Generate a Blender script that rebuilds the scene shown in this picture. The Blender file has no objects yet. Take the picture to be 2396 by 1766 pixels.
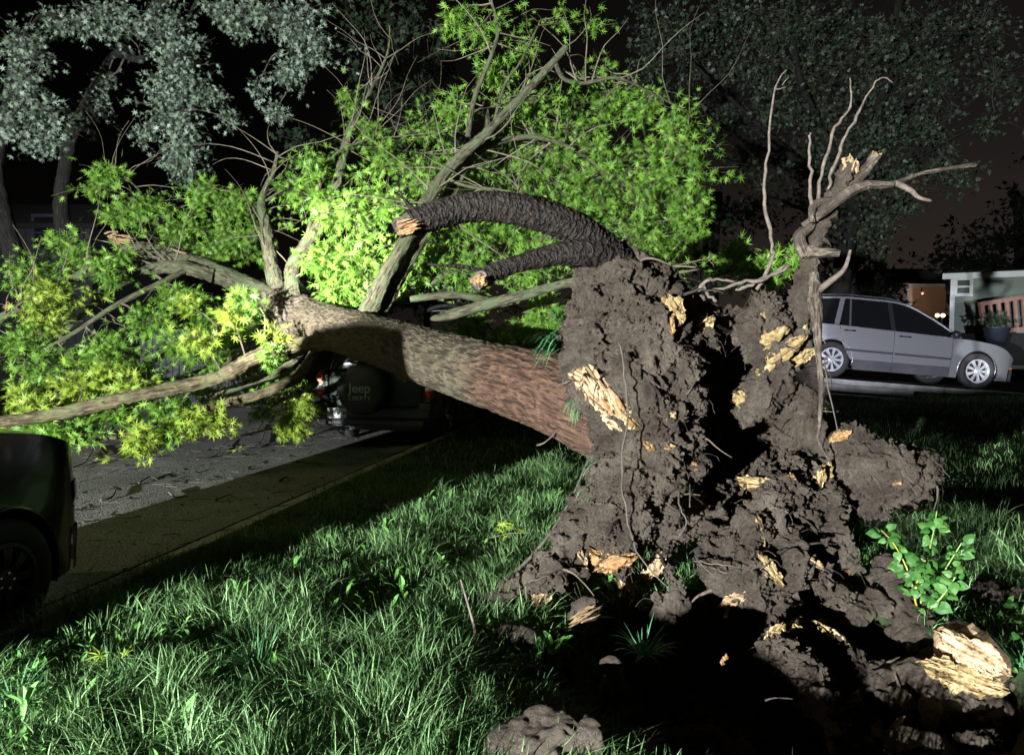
import bpy, bmesh, math, random
import numpy as np
from mathutils import Vector, Matrix, noise as mnoise
from mathutils.bvhtree import BVHTree

rnd = random.Random(7)
rs = np.random.RandomState(11)
SC = bpy.context.scene
COL = SC.collection

# ------------------------------------------------------------------ camera
FPX, CX, CY, EYE = 1730.0, 1198.0, 883.0, 1.5
PITCH = math.radians(3.08)
cam_d = bpy.data.cameras.new('camera')
cam = bpy.data.objects.new('camera', cam_d); COL.objects.link(cam)
cam.location = (0, 0, EYE)
cam.rotation_euler = (math.radians(90) - PITCH, 0, 0)
cam_d.sensor_width = 36.0
cam_d.lens = 36.0 * FPX / 2396.0
cam_d.clip_start = 0.05; cam_d.clip_end = 600
SC.camera = cam

# ------------------------------------------------------------------ night sky with town glow
W = bpy.data.worlds.new('World'); SC.world = W; W.use_nodes = True
nt = W.node_tree; bg = nt.nodes['Background']
tc = nt.nodes.new('ShaderNodeTexCoord'); sx = nt.nodes.new('ShaderNodeSeparateXYZ')
nt.links.new(tc.outputs['Generated'], sx.inputs[0])
rp = nt.nodes.new('ShaderNodeValToRGB')
nt.links.new(sx.outputs['Z'], rp.inputs[0])
rp.color_ramp.elements[0].position = 0.0; rp.color_ramp.elements[0].color = (0.034, 0.025, 0.021, 1)
rp.color_ramp.elements[1].position = 0.55; rp.color_ramp.elements[1].color = (0.0040, 0.0034, 0.0033, 1)
e = rp.color_ramp.elements.new(0.25); e.color = (0.010, 0.0082, 0.0076, 1)
mx = nt.nodes.new('ShaderNodeMapRange'); mx.inputs[1].default_value = -0.35; mx.inputs[2].default_value = 0.5
mx.inputs[3].default_value = 0.08; mx.inputs[4].default_value = 1.0
nt.links.new(sx.outputs['X'], mx.inputs[0])
ml = nt.nodes.new('ShaderNodeMixRGB'); ml.blend_type = 'MULTIPLY'; ml.inputs[0].default_value = 1
nt.links.new(rp.outputs[0], ml.inputs[1]); nt.links.new(mx.outputs[0], ml.inputs[2])
nt.links.new(ml.outputs[0], bg.inputs[0]); bg.inputs[1].default_value = 1.0

# ------------------------------------------------------------------ the lamps of the vehicle standing on the street behind, second headlight, added road fill
LAMP = Vector((-7.28, -8.1, 1.22))
def spot(name, loc, target, power, angle, blend, color, size=0.07):
    d = bpy.data.lights.new(name, 'SPOT'); o = bpy.data.objects.new(name, d); COL.objects.link(o)
    o.location = loc
    o.rotation_euler = (Vector(target) - Vector(loc)).to_track_quat('-Z', 'Y').to_euler()
    d.energy = power; d.spot_size = math.radians(angle); d.spot_blend = blend; d.color = color; d.shadow_soft_size = size
    return o
spot('floodlight_beam', LAMP, (-0.2, 8.0, 1.6), 47000, 95, 0.8, (0.93, 1.0, 0.97))
spot('headlight_beam', LAMP + Vector((-0.15, 0, 0.03)), (-2.55, 10.0, 2.35), 150000, 10.5, 1.0, (1.0, 1.0, 0.92))
q = spot('second_headlight', (1.6, -4.0, 1.05), (7.6, 14.8, 1.50), 21000, 6.4, 0.5, (0.86, 0.89, 1.0)); q.scale = (5.0, 1, 1)
q = spot('second_headlight_low', (1.75, -4.0, 1.0), (3.35, 3.0, 0.0), 4300, 11, 0.7, (0.93, 0.97, 1.0)); q.scale = (2.2, 1, 1)
d = bpy.data.lights.new('road_fill_glow', 'POINT'); d.energy = 640; d.color = (1.0, 0.86, 0.52); d.shadow_soft_size = 0.2; o = bpy.data.objects.new('road_fill_glow', d); COL.objects.link(o); o.location = (-12.0, 3.0, 4.6)  # unseen warm point lamp, added as dim fill for the road and kerb

vs = SC.view_settings
vs.view_transform = 'Standard'; vs.look = 'None'; vs.gamma = 1; vs.exposure = 0; vs.use_curve_mapping = False
SC.render.resolution_x = 1024; SC.render.resolution_y = 754
SC.render.engine = 'CYCLES'
SC.cycles.max_bounces = 6

# ------------------------------------------------------------------ helpers
cp, sp_ = math.cos(PITCH), math.sin(PITCH)
def P(px, py, Y):
    """place of a point seen at (px, py) that stands Y metres down the lawn"""
    dx = (px - CX) / FPX; dy = (CY - py) / FPX
    yy = cp + dy * sp_; zz = -sp_ + dy * cp
    t = Y / yy
    return Vector((dx * t, Y, EYE + zz * t))
def G(px, py, z=0.0):
    dx = (px - CX) / FPX; dy = (CY - py) / FPX
    yy = cp + dy * sp_; zz = -sp_ + dy * cp
    t = (z - EYE) / zz
    return Vector((dx * t, yy * t, z))
def M(rpx, Y): return rpx * Y / FPX

def props(o, label=None, cat=None, group=None, kind=None):
    if label: o['label'] = label
    if cat: o['category'] = cat
    if group: o['group'] = group
    if kind: o['kind'] = kind
    return o
def thing(name, label, cat, loc=(0, 0, 0), rot=(0, 0, 0), group=None):
    o = bpy.data.objects.new(name, None); COL.objects.link(o)
    o.location = loc; o.rotation_euler = rot; o.empty_display_size = 0.1
    return props(o, label, cat, group)
def mk(name, verts, faces, mat, parent=None, smooth=False, world=True, attr=None):
    """link verts/faces as ONE mesh object; world: verts are world coordinates and parent is unrotated"""
    verts = np.asarray(verts, dtype=np.float64).reshape(-1, 3)
    if parent is not None and world:
        off = Vector(parent.location)
        if parent.parent: off = off + Vector(parent.parent.location)
        verts = verts - np.array(off)
    me = bpy.data.meshes.new(name)
    if isinstance(faces, np.ndarray):
        n = faces.shape[1]; nf = len(faces)
        me.vertices.add(len(verts)); me.vertices.foreach_set('co', verts.ravel())
        me.loops.add(nf * n); me.loops.foreach_set('vertex_index', faces.astype(np.int32).ravel())
        me.polygons.add(nf)
        me.polygons.foreach_set('loop_start', np.arange(0, nf * n, n, dtype=np.int32))
        me.polygons.foreach_set('loop_total', np.full(nf, n, dtype=np.int32))
        me.update(calc_edges=True)
    else:
        me.from_pydata([tuple(v) for v in verts], [], faces); me.update()
    if smooth: me.polygons.foreach_set('use_smooth', np.ones(len(me.polygons), dtype=bool))
    if attr is not None:
        for k, a in attr.items():
            at = me.attributes.new(k, 'FLOAT', 'POINT'); at.data.foreach_set('value', np.asarray(a, dtype=np.float32))
    if mat: me.materials.append(mat)
    o = bpy.data.objects.new(name, me); COL.objects.link(o)
    if parent is not None: o.parent = parent
    return o
class MB:
    def __init__(s): s.v = []; s.f = []
    def add(s, v, f):
        b = len(s.v); s.v.extend([tuple(p) for p in v]); s.f.extend([tuple(i + b for i in q) for q in f])
        return s
    def box(s, c, d, rot=None):
        v = []
        for i in (-1, 1):
            for j in (-1, 1):
                for k in (-1, 1):
                    p = Vector((i * d[0] / 2, j * d[1] / 2, k * d[2] / 2))
                    if rot is not None: p = rot @ p
                    v.append(p + Vector(c))
        return s.add(v, [(0, 1, 3, 2), (4, 6, 7, 5), (0, 4, 5, 1), (2, 3, 7, 6), (0, 2, 6, 4), (1, 5, 7, 3)])
    def build(s, name, mat, parent=None, smooth=False, world=True):
        return mk(name, s.v, s.f, mat, parent, smooth, world)

# ---- noise
def _hash(ix, iy, iz, seed):
    h = (ix * 374761393 + iy * 668265263 + iz * 2147483647 + seed * 1274126177) & 0xffffffff
    h = ((h ^ (h >> 13)) * 1274126177) & 0xffffffff
    h = (h ^ (h >> 16)) & 0xffffff
    return h / float(0xffffff)
def vn(p, seed=0):
    f = np.floor(p).astype(np.int64); t = p - f; t = t * t * (3 - 2 * t)
    out = 0
    for a in (0, 1):
        wa = t[:, 0] if a else 1 - t[:, 0]
        for b in (0, 1):
            wb = t[:, 1] if b else 1 - t[:, 1]
            for c in (0, 1):
                wc = t[:, 2] if c else 1 - t[:, 2]
                out = out + wa * wb * wc * _hash(f[:, 0] + a, f[:, 1] + b, f[:, 2] + c, seed)
    return out * 2 - 1
def fbm(p, octv=4, seed=0, gain=0.5, ridged=False):
    s = 0; a = 1.0; q = p.copy(); tot = 0
    for i in range(octv):
        n = vn(q, seed + i * 17)
        if ridged: n = 1 - 2 * np.abs(n)
        s = s + a * n; tot += a; a *= gain; q = q * 2.03 + 11.3
    return s / tot
def worley(p, seed=0):
    f = np.floor(p).astype(np.int64); d1 = np.full(len(p), 9.0)
    for a in (-1, 0, 1):
        for b in (-1, 0, 1):
            for c in (-1, 0, 1):
                g = f + np.array((a, b, c))
                q = np.stack([_hash(g[:, 0], g[:, 1], g[:, 2], seed + k) for k in (1, 2, 3)], 1) + g
                d1 = np.minimum(d1, ((p - q) ** 2).sum(1))
    return np.sqrt(d1)

# ---- curves and tubes
def spline(pts, n=8):
    """pts: list of (Vector, r) -> finer list, Catmull-Rom"""
    out = []
    P_ = [pts[0]] + list(pts) + [pts[-1]]
    for i in range(1, len(P_) - 2):
        a, b, c, d = P_[i - 1], P_[i], P_[i + 1], P_[i + 2]
        for k in range(n):
            t = k / n; t2 = t * t; t3 = t2 * t
            q = 0.5 * ((2 * b[0]) + (c[0] - a[0]) * t + (2 * a[0] - 5 * b[0] + 4 * c[0] - d[0]) * t2 + (3 * b[0] - a[0] - 3 * c[0] + d[0]) * t3)
            out.append((q, b[1] + (c[1] - b[1]) * t))
    out.append(pts[-1]); return out
def tube_vf(path, sides=8, jitter=0.0, cap=True):
    n = len(path); V = []; F = []
    prev = None
    for i, (p, r) in enumerate(path):
        t = (path[min(i + 1, n - 1)][0] - path[max(i - 1, 0)][0]).normalized()
        if prev is None:
            u = t.orthogonal().normalized()
        else:
            u = (prev - t * prev.dot(t)).normalized()
        prev = u; w = t.cross(u)
        for k in range(sides):
            a = 2 * math.pi * k / sides
            rr = r * (1 + jitter * (rnd.random() - 0.5))
            V.append(p + (u * math.cos(a) + w * math.sin(a)) * rr)
    for i in range(n - 1):
        for k in range(sides):
            k2 = (k + 1) % sides
            F.append((i * sides + k, i * sides + k2, (i + 1) * sides + k2, (i + 1) * sides + k))
    if cap:
        F.append(tuple(range(sides))[::-1]); F.append(tuple((n - 1) * sides + k for k in range(sides)))
    return V, F
def bark_tube(name, path, sides, mat, parent, amp, freq=14.0, stretch=0.22, seed=0, big=0.04, knots=None, cap=True, octv=3, rampfix=False):
    """tube with furrowed bark as real relief, height kept in attribute h"""
    n = len(path); R = []; C = []; prev = None; L = 0
    P0 = np.zeros((n * sides, 3)); N0 = np.zeros((n * sides, 3)); Q = np.zeros((n * sides, 3)); RR = np.zeros(n * sides); LL = np.zeros(n * sides)
    for i, (p, r) in enumerate(path):
        t = (path[min(i + 1, n - 1)][0] - path[max(i - 1, 0)][0]).normalized()
        if i: L += (path[i][0] - path[i - 1][0]).length
        u = t.orthogonal().normalized() if prev is None else (prev - t * prev.dot(t)).normalized()
        prev = u; w = t.cross(u)
        for k in range(sides):
            a = 2 * math.pi * k / sides
            d = u * math.cos(a) + w * math.sin(a); j = i * sides + k
            P0[j] = p; N0[j] = d; RR[j] = r; LL[j] = L
            Q[j] = (math.cos(a) * r, math.sin(a) * r, L)
    q1 = Q * np.array((freq, freq, freq * stretch)) + seed * 3.7
    warp = fbm(Q * np.array((freq * .25, freq * .25, freq * .35)), 2, seed + 5) * (0.8 if rampfix else 1.1)
    q1[:, 0] += warp; q1[:, 1] += warp * 0.7
    h = fbm(q1, octv, seed, ridged=True)
    h = 1.7 * sstep(.30, .92, h) - .75
    h = h + .10 * fbm(Q * 60, 2, seed + 60)
    lump = fbm(Q * 2.3, 3, seed + 40)
    rad = RR * (1 + big * lump * 2) + amp * h * np.clip(RR / 0.1, 0.25, 1.0)
    if knots: 
        for (l, ang, s, hgt) in knots:
            a = np.arctan2(Q[:, 1], Q[:, 0]); da = np.angle(np.exp(1j * (a - ang))) * RR
            rad += hgt * np.exp(-((LL - l) ** 2 + da ** 2) / (2 * s * s))
    V = P0 + N0 * rad[:, None]
    idx = np.arange(n * sides).reshape(n, sides); nx = np.roll(idx, -1, axis=1)
    F = np.stack([idx[:-1], nx[:-1], nx[1:], idx[1:]], -1).reshape(-1, 4)
    if cap:
        V = np.vstack([V, [path[0][0]], [path[-1][0]]]); h = np.append(h, [0, 0])
        a, b = n * sides, n * sides + 1
        F = np.vstack([F, [[a, (k + 1) % sides, k, a] for k in range(sides)], [[b, (n - 1) * sides + k, (n - 1) * sides + (k + 1) % sides, b] for k in range(sides)]])
        F3 = [tuple(q) if q[0] != q[3] else tuple(q[:3]) for q in F.tolist()]
        return mk(name, V, F3, mat, parent, True, attr={'h': h, 'l': np.append(LL, [0, L]), 'qx': np.append(Q[:, 0], [0, 0]), 'qy': np.append(Q[:, 1], [0, 0])})
    return mk(name, V, F, mat, parent, True, attr={'h': h, 'l': LL, 'qx': Q[:, 0], 'qy': Q[:, 1]})

def scatter(base_v, base_f, pos, R, S):
    """copies of a small mesh: pos (n,3), R (n,3,3), S (n,) -> verts, faces (triangles)"""
    bv = np.asarray(base_v); bf = np.asarray(base_f)
    n = len(pos); m = len(bv)
    V = np.einsum('nij,mj->nmi', R, bv) * S[:, None, None] + pos[:, None, :]
    F = bf[None] + (np.arange(n) * m)[:, None, None]
    return V.reshape(-1, 3), F.reshape(-1, bf.shape[1])
def frames(nrm, tan):
    """rotation matrices with columns x=side, y=tangent, z=normal"""
    z = nrm / np.linalg.norm(nrm, axis=1)[:, None]
    y = tan - (tan * z).sum(1)[:, None] * z; y /= np.linalg.norm(y, axis=1)[:, None] + 1e-9
    x = np.cross(y, z)
    return np.stack([x, y, z], -1)

# ------------------------------------------------------------------ materials
def new_mat(name):
    m = bpy.data.materials.new(name); m.use_nodes = True
    return m, m.node_tree.nodes, m.node_tree.links, m.node_tree.nodes['Principled BSDF']
def pmat(name, c1, c2=None, scale=8, rough=0.7, bump=0.0, bscale=None, metallic=0, spec=0.5, detail=6, coat=0, dist=0.02, sharp=(0.35, 0.65)):
    m, N, L, b = new_mat(name)
    b.inputs['Roughness'].default_value = rough; b.inputs['Metallic'].default_value = metallic
    b.inputs['Specular IOR Level'].default_value = spec
    if coat: b.inputs['Coat Weight'].default_value = coat; b.inputs['Coat Roughness'].default_value = 0.08
    tc = N.new('ShaderNodeTexCoord')
    if c2 is not None:
        n = N.new('ShaderNodeTexNoise'); n.inputs['Scale'].default_value = scale; n.inputs['Detail'].default_value = detail; n.inputs['Roughness'].default_value = 0.65
        L.new(tc.outputs['Object'], n.inputs['Vector'])
        r = N.new('ShaderNodeValToRGB'); r.color_ramp.elements[0].position = sharp[0]; r.color_ramp.elements[1].position = sharp[1]
        r.color_ramp.elements[0].color = (*c1, 1); r.color_ramp.elements[1].color = (*c2, 1)
        L.new(n.outputs['Fac'], r.inputs[0]); L.new(r.outputs[0], b.inputs['Base Color'])
    else: b.inputs['Base Color'].default_value = (*c1, 1)
    if bump:
        n2 = N.new('ShaderNodeTexNoise'); n2.inputs['Scale'].default_value = bscale or scale * 4; n2.inputs['Detail'].default_value = 6; n2.inputs['Roughness'].default_value = 0.7
        L.new(tc.outputs['Object'], n2.inputs['Vector'])
        bp = N.new('ShaderNodeBump'); bp.inputs['Strength'].default_value = bump; bp.inputs['Distance'].default_value = dist
        L.new(n2.outputs['Fac'], bp.inputs['Height']); L.new(bp.outputs[0], b.inputs['Normal'])
    return m
def leafmat(name, c1, c2, trans=0.25, rough=0.5, spec=0.35, back=None):
    m, N, L, b = new_mat(name)
    g = N.new('ShaderNodeNewGeometry'); oi = N.new('ShaderNodeObjectInfo')
    ad = N.new('ShaderNodeMath'); ad.operation = 'ADD'; fr = N.new('ShaderNodeMath'); fr.operation = 'FRACT'
    L.new(g.outputs['Random Per Island'], ad.inputs[0]); L.new(oi.outputs['Random'], ad.inputs[1]); L.new(ad.outputs[0], fr.inputs[0])
    r = N.new('ShaderNodeValToRGB'); r.color_ramp.elements[0].color = (*c1, 1); r.color_ramp.elements[1].color = (*c2, 1)
    L.new(fr.outputs[0], r.inputs[0]); colr = r.outputs[0]
    if back:
        mb = N.new('ShaderNodeMixRGB'); L.new(g.outputs['Backfacing'], mb.inputs[0]); L.new(colr, mb.inputs[1]); mb.inputs[2].default_value = (*back, 1); colr = mb.outputs[0]
    L.new(colr, b.inputs['Base Color']); b.inputs['Roughness'].default_value = rough; b.inputs['Specular IOR Level'].default_value = spec
    t = N.new('ShaderNodeBsdfTranslucent'); L.new(colr, t.inputs[0])
    mxs = N.new('ShaderNodeMixShader'); mxs.inputs[0].default_value = trans
    L.new(b.outputs[0], mxs.inputs[1]); L.new(t.outputs[0], mxs.inputs[2])
    L.new(mxs.outputs[0], N['Material Output'].inputs[0])
    return m
def barkmat(name, furrow, crest, base2=None, lsplit=None, rough=0.85, lichen=None, fine=32, along=.13):
    m, N, L, b = new_mat(name); b.inputs['Roughness'].default_value = rough; b.inputs['Specular IOR Level'].default_value = 0.25
    def at(k): q = N.new('ShaderNodeAttribute'); q.attribute_name = k; return q.outputs['Fac']
    def mth(op, x, y=None, z=None):
        q = N.new('ShaderNodeMath'); q.operation = op
        for i_, v_ in enumerate((x, y, z)):
            if v_ is None: continue
            if hasattr(v_, 'is_linked'): L.new(v_, q.inputs[i_])
            else: q.inputs[i_].default_value = v_
        return q.outputs[0]
    cb = N.new('ShaderNodeCombineXYZ'); L.new(at('qx'), cb.inputs[0]); L.new(at('qy'), cb.inputs[1]); L.new(mth('MULTIPLY', at('l'), along), cb.inputs[2])
    tc = N.new('ShaderNodeTexCoord')
    n = N.new('ShaderNodeTexNoise'); n.inputs['Scale'].default_value = fine; n.inputs['Detail'].default_value = 2.5; n.inputs['Roughness'].default_value = .55; n.inputs['Distortion'].default_value = .5
    L.new(cb.outputs[0], n.inputs['Vector'])
    rg = mth('SUBTRACT', 1.0, mth('MULTIPLY', mth('ABSOLUTE', mth('SUBTRACT', n.outputs['Fac'], 0.5)), 7.0))   # thin crests
    n9 = N.new('ShaderNodeTexNoise'); n9.inputs['Scale'].default_value = 60; n9.inputs['Detail'].default_value = 6; L.new(tc.outputs['Object'], n9.inputs['Vector'])
    class _S: pass
    s = _S(); s.outputs = [mth('ADD', mth('ADD', mth('MULTIPLY', rg, .62), mth('MULTIPLY', at('h'), .22)), mth('MULTIPLY', n9.outputs['Fac'], .35))]
    r = N.new('ShaderNodeValToRGB'); r.color_ramp.elements[0].position = 0.10; r.color_ramp.elements[1].position = 0.92
    r.color_ramp.elements[0].color = (*furrow, 1); r.color_ramp.elements[1].color = (*crest, 1)
    L.new(s.outputs[0], r.inputs[0]); c = r.outputs[0]
    if lichen:
        n3 = N.new('ShaderNodeTexNoise'); n3.inputs['Scale'].default_value = 5; n3.inputs['Detail'].default_value = 8; L.new(tc.outputs['Object'], n3.inputs['Vector'])
        r3 = N.new('ShaderNodeValToRGB'); r3.color_ramp.elements[0].position = 0.48; r3.color_ramp.elements[1].position = 0.62; L.new(n3.outputs['Fac'], r3.inputs[0])
        mm = N.new('ShaderNodeMixRGB'); L.new(r3.outputs[0], mm.inputs[0]); L.new(c, mm.inputs[1]); mm.inputs[2].default_value = (*lichen, 1); c = mm.outputs[0]
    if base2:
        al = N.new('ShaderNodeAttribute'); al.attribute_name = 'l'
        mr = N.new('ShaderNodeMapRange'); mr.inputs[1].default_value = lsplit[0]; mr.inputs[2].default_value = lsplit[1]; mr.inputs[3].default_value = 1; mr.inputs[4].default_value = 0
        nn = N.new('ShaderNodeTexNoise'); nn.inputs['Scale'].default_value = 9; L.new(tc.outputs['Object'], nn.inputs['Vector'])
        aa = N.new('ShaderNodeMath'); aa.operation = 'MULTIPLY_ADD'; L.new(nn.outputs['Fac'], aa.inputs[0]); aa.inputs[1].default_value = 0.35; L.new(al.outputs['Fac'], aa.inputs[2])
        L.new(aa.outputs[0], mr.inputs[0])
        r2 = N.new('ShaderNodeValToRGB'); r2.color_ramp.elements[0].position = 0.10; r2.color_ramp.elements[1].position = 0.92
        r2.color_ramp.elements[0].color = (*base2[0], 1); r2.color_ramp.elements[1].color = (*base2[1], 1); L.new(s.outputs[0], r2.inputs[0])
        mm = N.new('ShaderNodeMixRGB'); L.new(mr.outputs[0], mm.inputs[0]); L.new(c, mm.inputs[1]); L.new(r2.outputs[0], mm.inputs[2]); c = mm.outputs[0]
    L.new(c, b.inputs['Base Color'])
    bp = N.new('ShaderNodeBump'); bp.inputs['Strength'].default_value = 0.8; bp.inputs['Distance'].default_value = 0.012
    L.new(s.outputs[0], bp.inputs['Height']); L.new(bp.outputs[0], b.inputs['Normal'])
    return m
def woodmat(name, c1, c2, c3):
    m, N, L, b = new_mat(name); b.inputs['Roughness'].default_value = 0.8; b.inputs['Specular IOR Level'].default_value = 0.2
    a = N.new('ShaderNodeAttribute'); a.attribute_name = 'h'; tc = N.new('ShaderNodeTexCoord')
    n = N.new('ShaderNodeTexNoise'); n.inputs['Scale'].default_value = 40; n.inputs['Detail'].default_value = 7; n.inputs['Roughness'].default_value = .7; L.new(tc.outputs['Object'], n.inputs['Vector'])
    s = N.new('ShaderNodeMath'); s.operation = 'MULTIPLY_ADD'; L.new(a.outputs['Fac'], s.inputs[0]); s.inputs[1].default_value = .55; L.new(n.outputs['Fac'], s.inputs[2])
    r = N.new('ShaderNodeValToRGB'); e = r.color_ramp.elements; e[0].position = .22; e[0].color = (*c1, 1); e[1].position = .75; e[1].color = (*c3, 1); q = e.new(.45); q.color = (*c2, 1)
    L.new(s.outputs[0], r.inputs[0]); L.new(r.outputs[0], b.inputs['Base Color'])
    bp = N.new('ShaderNodeBump'); bp.inputs['Strength'].default_value = .7; bp.inputs['Distance'].default_value = .008; L.new(n.outputs['Fac'], bp.inputs['Height']); L.new(bp.outputs[0], b.inputs['Normal'])
    return m
def emit(name, col, st):
    m, N, L, b = new_mat(name); b.inputs['Emission Color'].default_value = (*col, 1); b.inputs['Emission Strength'].default_value = st; b.inputs['Base Color'].default_value = (*col, 1); return m
def glassmat(name, col=(0.006, 0.007, 0.008), rough=0.06):
    return pmat(name, col, rough=rough, spec=0.6)

MT = {
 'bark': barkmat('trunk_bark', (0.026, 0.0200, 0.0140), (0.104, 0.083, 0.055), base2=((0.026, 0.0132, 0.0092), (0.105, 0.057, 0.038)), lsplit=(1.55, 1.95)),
 'collar': barkmat('collar_bark', (0.026, 0.019, 0.016), (0.15, 0.12, 0.095)),
 'limb': barkmat('limb_bark', (0.032, 0.030, 0.019), (0.125, 0.115, 0.070), lichen=(0.080, 0.098, 0.052)),
 'limb_red': barkmat('scraped_bark', (0.042, 0.030, 0.018), (0.16, 0.128, 0.074), lichen=(0.125, 0.122, 0.062)),
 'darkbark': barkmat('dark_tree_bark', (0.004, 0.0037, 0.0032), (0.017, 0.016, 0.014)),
 'rootbark': barkmat('wet_root_bark', (0.0012, 0.0010, 0.0010), (0.032, 0.022, 0.018), rough=0.7, fine=30, along=1.5),
 'rootpale': barkmat('soiled_root_bark', (0.022, 0.016, 0.012), (0.150, 0.115, 0.092), lichen=(0.045, 0.033, 0.026)),
 'shoot': pmat('shoot_bark', (0.06, 0.045, 0.038), (0.14, 0.105, 0.088), 30, 0.8),
 'twig': pmat('twig_bark', (0.07, 0.055, 0.04), (0.17, 0.14, 0.10), 12, 0.8),
 'darktwig': pmat('dark_twig', (0.03, 0.024, 0.02), (0.08, 0.065, 0.05), 12, 0.8),
 'wood': woodmat('torn_wood', (0.035, 0.016, 0.008), (0.20, 0.105, 0.045), (0.40, 0.26, 0.13)),
 'woodpale': woodmat('pale_torn_wood', (0.05, 0.027, 0.014), (0.27, 0.175, 0.10), (0.48, 0.36, 0.225)),
 'woodyellow': woodmat('yellow_root_wood', (0.03, 0.017, 0.009), (0.19, 0.125, 0.055), (0.38, 0.285, 0.155)),
 'asphalt': None, 'soil': None,
}
def soilmat(name, c1, c2, c3):
    m, N, L, b = new_mat(name); b.inputs['Roughness'].default_value = 0.9; b.inputs['Specular IOR Level'].default_value = 0.2
    tc = N.new('ShaderNodeTexCoord')
    n = N.new('ShaderNodeTexNoise'); n.inputs['Scale'].default_value = 5; n.inputs['Detail'].default_value = 10; n.inputs['Roughness'].default_value = 0.7
    L.new(tc.outputs['Object'], n.inputs['Vector'])
    r = N.new('ShaderNodeValToRGB'); r.color_ramp.elements[0].position = 0.34; r.color_ramp.elements[1].position = 0.68
    r.color_ramp.elements[0].color = (*c1, 1); r.color_ramp.elements[1].color = (*c3, 1); e = r.color_ramp.elements.new(0.5); e.color = (*c2, 1)
    L.new(n.outputs['Fac'], r.inputs[0]); L.new(r.outputs[0], b.inputs['Base Color'])
    n2 = N.new('ShaderNodeTexNoise'); n2.inputs['Scale'].default_value = 42; n2.inputs['Detail'].default_value = 9; n2.inputs['Roughness'].default_value = 0.8
    n3 = N.new('ShaderNodeTexVoronoi'); n3.inputs['Scale'].default_value = 38; n3.feature = 'F1'
    mpn = N.new('ShaderNodeMixRGB'); mpn.inputs[0].default_value = 0.07; L.new(tc.outputs['Object'], mpn.inputs[1]); L.new(n2.outputs['Color'], mpn.inputs[2])
    L.new(tc.outputs['Object'], n2.inputs['Vector']); L.new(mpn.outputs[0], n3.inputs['Vector'])
    ad = N.new('ShaderNodeMath'); ad.operation = 'MULTIPLY_ADD'; L.new(n3.outputs['Distance'], ad.inputs[0]); ad.inputs[1].default_value = -0.9; L.new(n2.outputs['Fac'], ad.inputs[2])
    bp = N.new('ShaderNodeBump'); bp.inputs['Strength'].default_value = 1.0; bp.inputs['Distance'].default_value = 0.05
    L.new(ad.outputs[0], bp.inputs['Height']); L.new(bp.outputs[0], b.inputs['Normal'])
    return m
MT['soil'] = soilmat('root_soil', (0.055, 0.039, 0.031), (0.130, 0.098, 0.078), (0.225, 0.180, 0.146))
MT['soildark'] = soilmat('dark_soil', (0.04, 0.03, 0.026), (0.085, 0.062, 0.05), (0.13, 0.10, 0.085))
MT['leaf'] = leafmat('fallen_oak_leaf', (0.055, 0.145, 0.014), (0.20, 0.35, 0.055), 0.28, 0.5, 0.3)
MT['leafwarm'] = leafmat('yellowish_oak_leaf', (0.16, 0.25, 0.025), (0.30, 0.38, 0.055), 0.28, 0.5, 0.3)
MT['maple'] = leafmat('silver_maple_leaf', (0.018, 0.032, 0.019), (0.215, 0.275, 0.21), 0.2, 0.5, 0.4)
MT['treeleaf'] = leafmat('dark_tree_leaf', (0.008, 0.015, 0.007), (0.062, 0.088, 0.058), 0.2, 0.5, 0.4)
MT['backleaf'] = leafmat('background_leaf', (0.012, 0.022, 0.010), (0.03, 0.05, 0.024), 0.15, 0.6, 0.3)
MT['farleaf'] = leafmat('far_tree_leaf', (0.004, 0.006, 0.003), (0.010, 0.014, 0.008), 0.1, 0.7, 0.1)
MT['grass'] = leafmat('grass_blade', (0.032, 0.090, 0.022), (0.22, 0.36, 0.15), 0.25, 0.6, 0.22)
MT['weed'] = leafmat('weed_leaf', (0.10, 0.26, 0.05), (0.17, 0.36, 0.10), 0.3, 0.5, 0.4)
MT['tuft'] = leafmat('tuft_blade', (0.07, 0.22, 0.08), (0.14, 0.34, 0.15), 0.3, 0.45, 0.4)
MT['sapling'] = leafmat('sapling_leaf', (0.025, 0.095, 0.016), (0.085, 0.20, 0.045), 0.3, 0.5, 0.4)
MT['black'] = pmat('black_plastic', (0.012, 0.012, 0.013), rough=0.5)
MT['tyre'] = pmat('tyre_rubber', (0.018, 0.018, 0.019), (0.03, 0.03, 0.03), 30, 0.8)
MT['glass'] = glassmat('car_glass')
MT['chrome'] = pmat('bright_metal', (0.55, 0.56, 0.58), rough=0.22, metallic=1)
MT['white'] = pmat('white_trim', (0.72, 0.72, 0.72), (0.62, 0.62, 0.63), 3, 0.6)

# ------------------------------------------------------------------ terrain in street coordinates
AZ = math.radians(11.6)
D2 = np.array((math.sin(AZ), math.cos(AZ))); N2 = np.array((math.cos(AZ), -math.sin(AZ)))   # along street, right of it
C0 = np.array((-2.25, 5.2))
def st(x, y): v = (x - C0[0], y - C0[1]); return v[0] * N2[0] + v[1] * N2[1], v[0] * D2[0] + v[1] * D2[1]
def xy(s, t): return C0[0] + s * N2[0] + t * D2[0], C0[1] + s * N2[1] + t * D2[1]
def sstep(a, b, x): t = np.clip((x - a) / (b - a), 0, 1); return t * t * (3 - 2 * t)
def pitmask(x, y):
    """1 inside the crater the roots were torn from"""
    x = np.asarray(x, float); y = np.asarray(y, float)
    q = np.stack([x * 2.2, y * 2.2, np.zeros_like(x)], -1).reshape(-1, 3)
    n = fbm(q, 3, 3).reshape(x.shape) * 0.16
    dx = (x - 1.28) / 1.02; dy = (y - 3.25) / 1.05
    r = np.sqrt(dx * dx + dy * dy) + n
    return 1 - sstep(0.78, 1.06, r)
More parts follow.
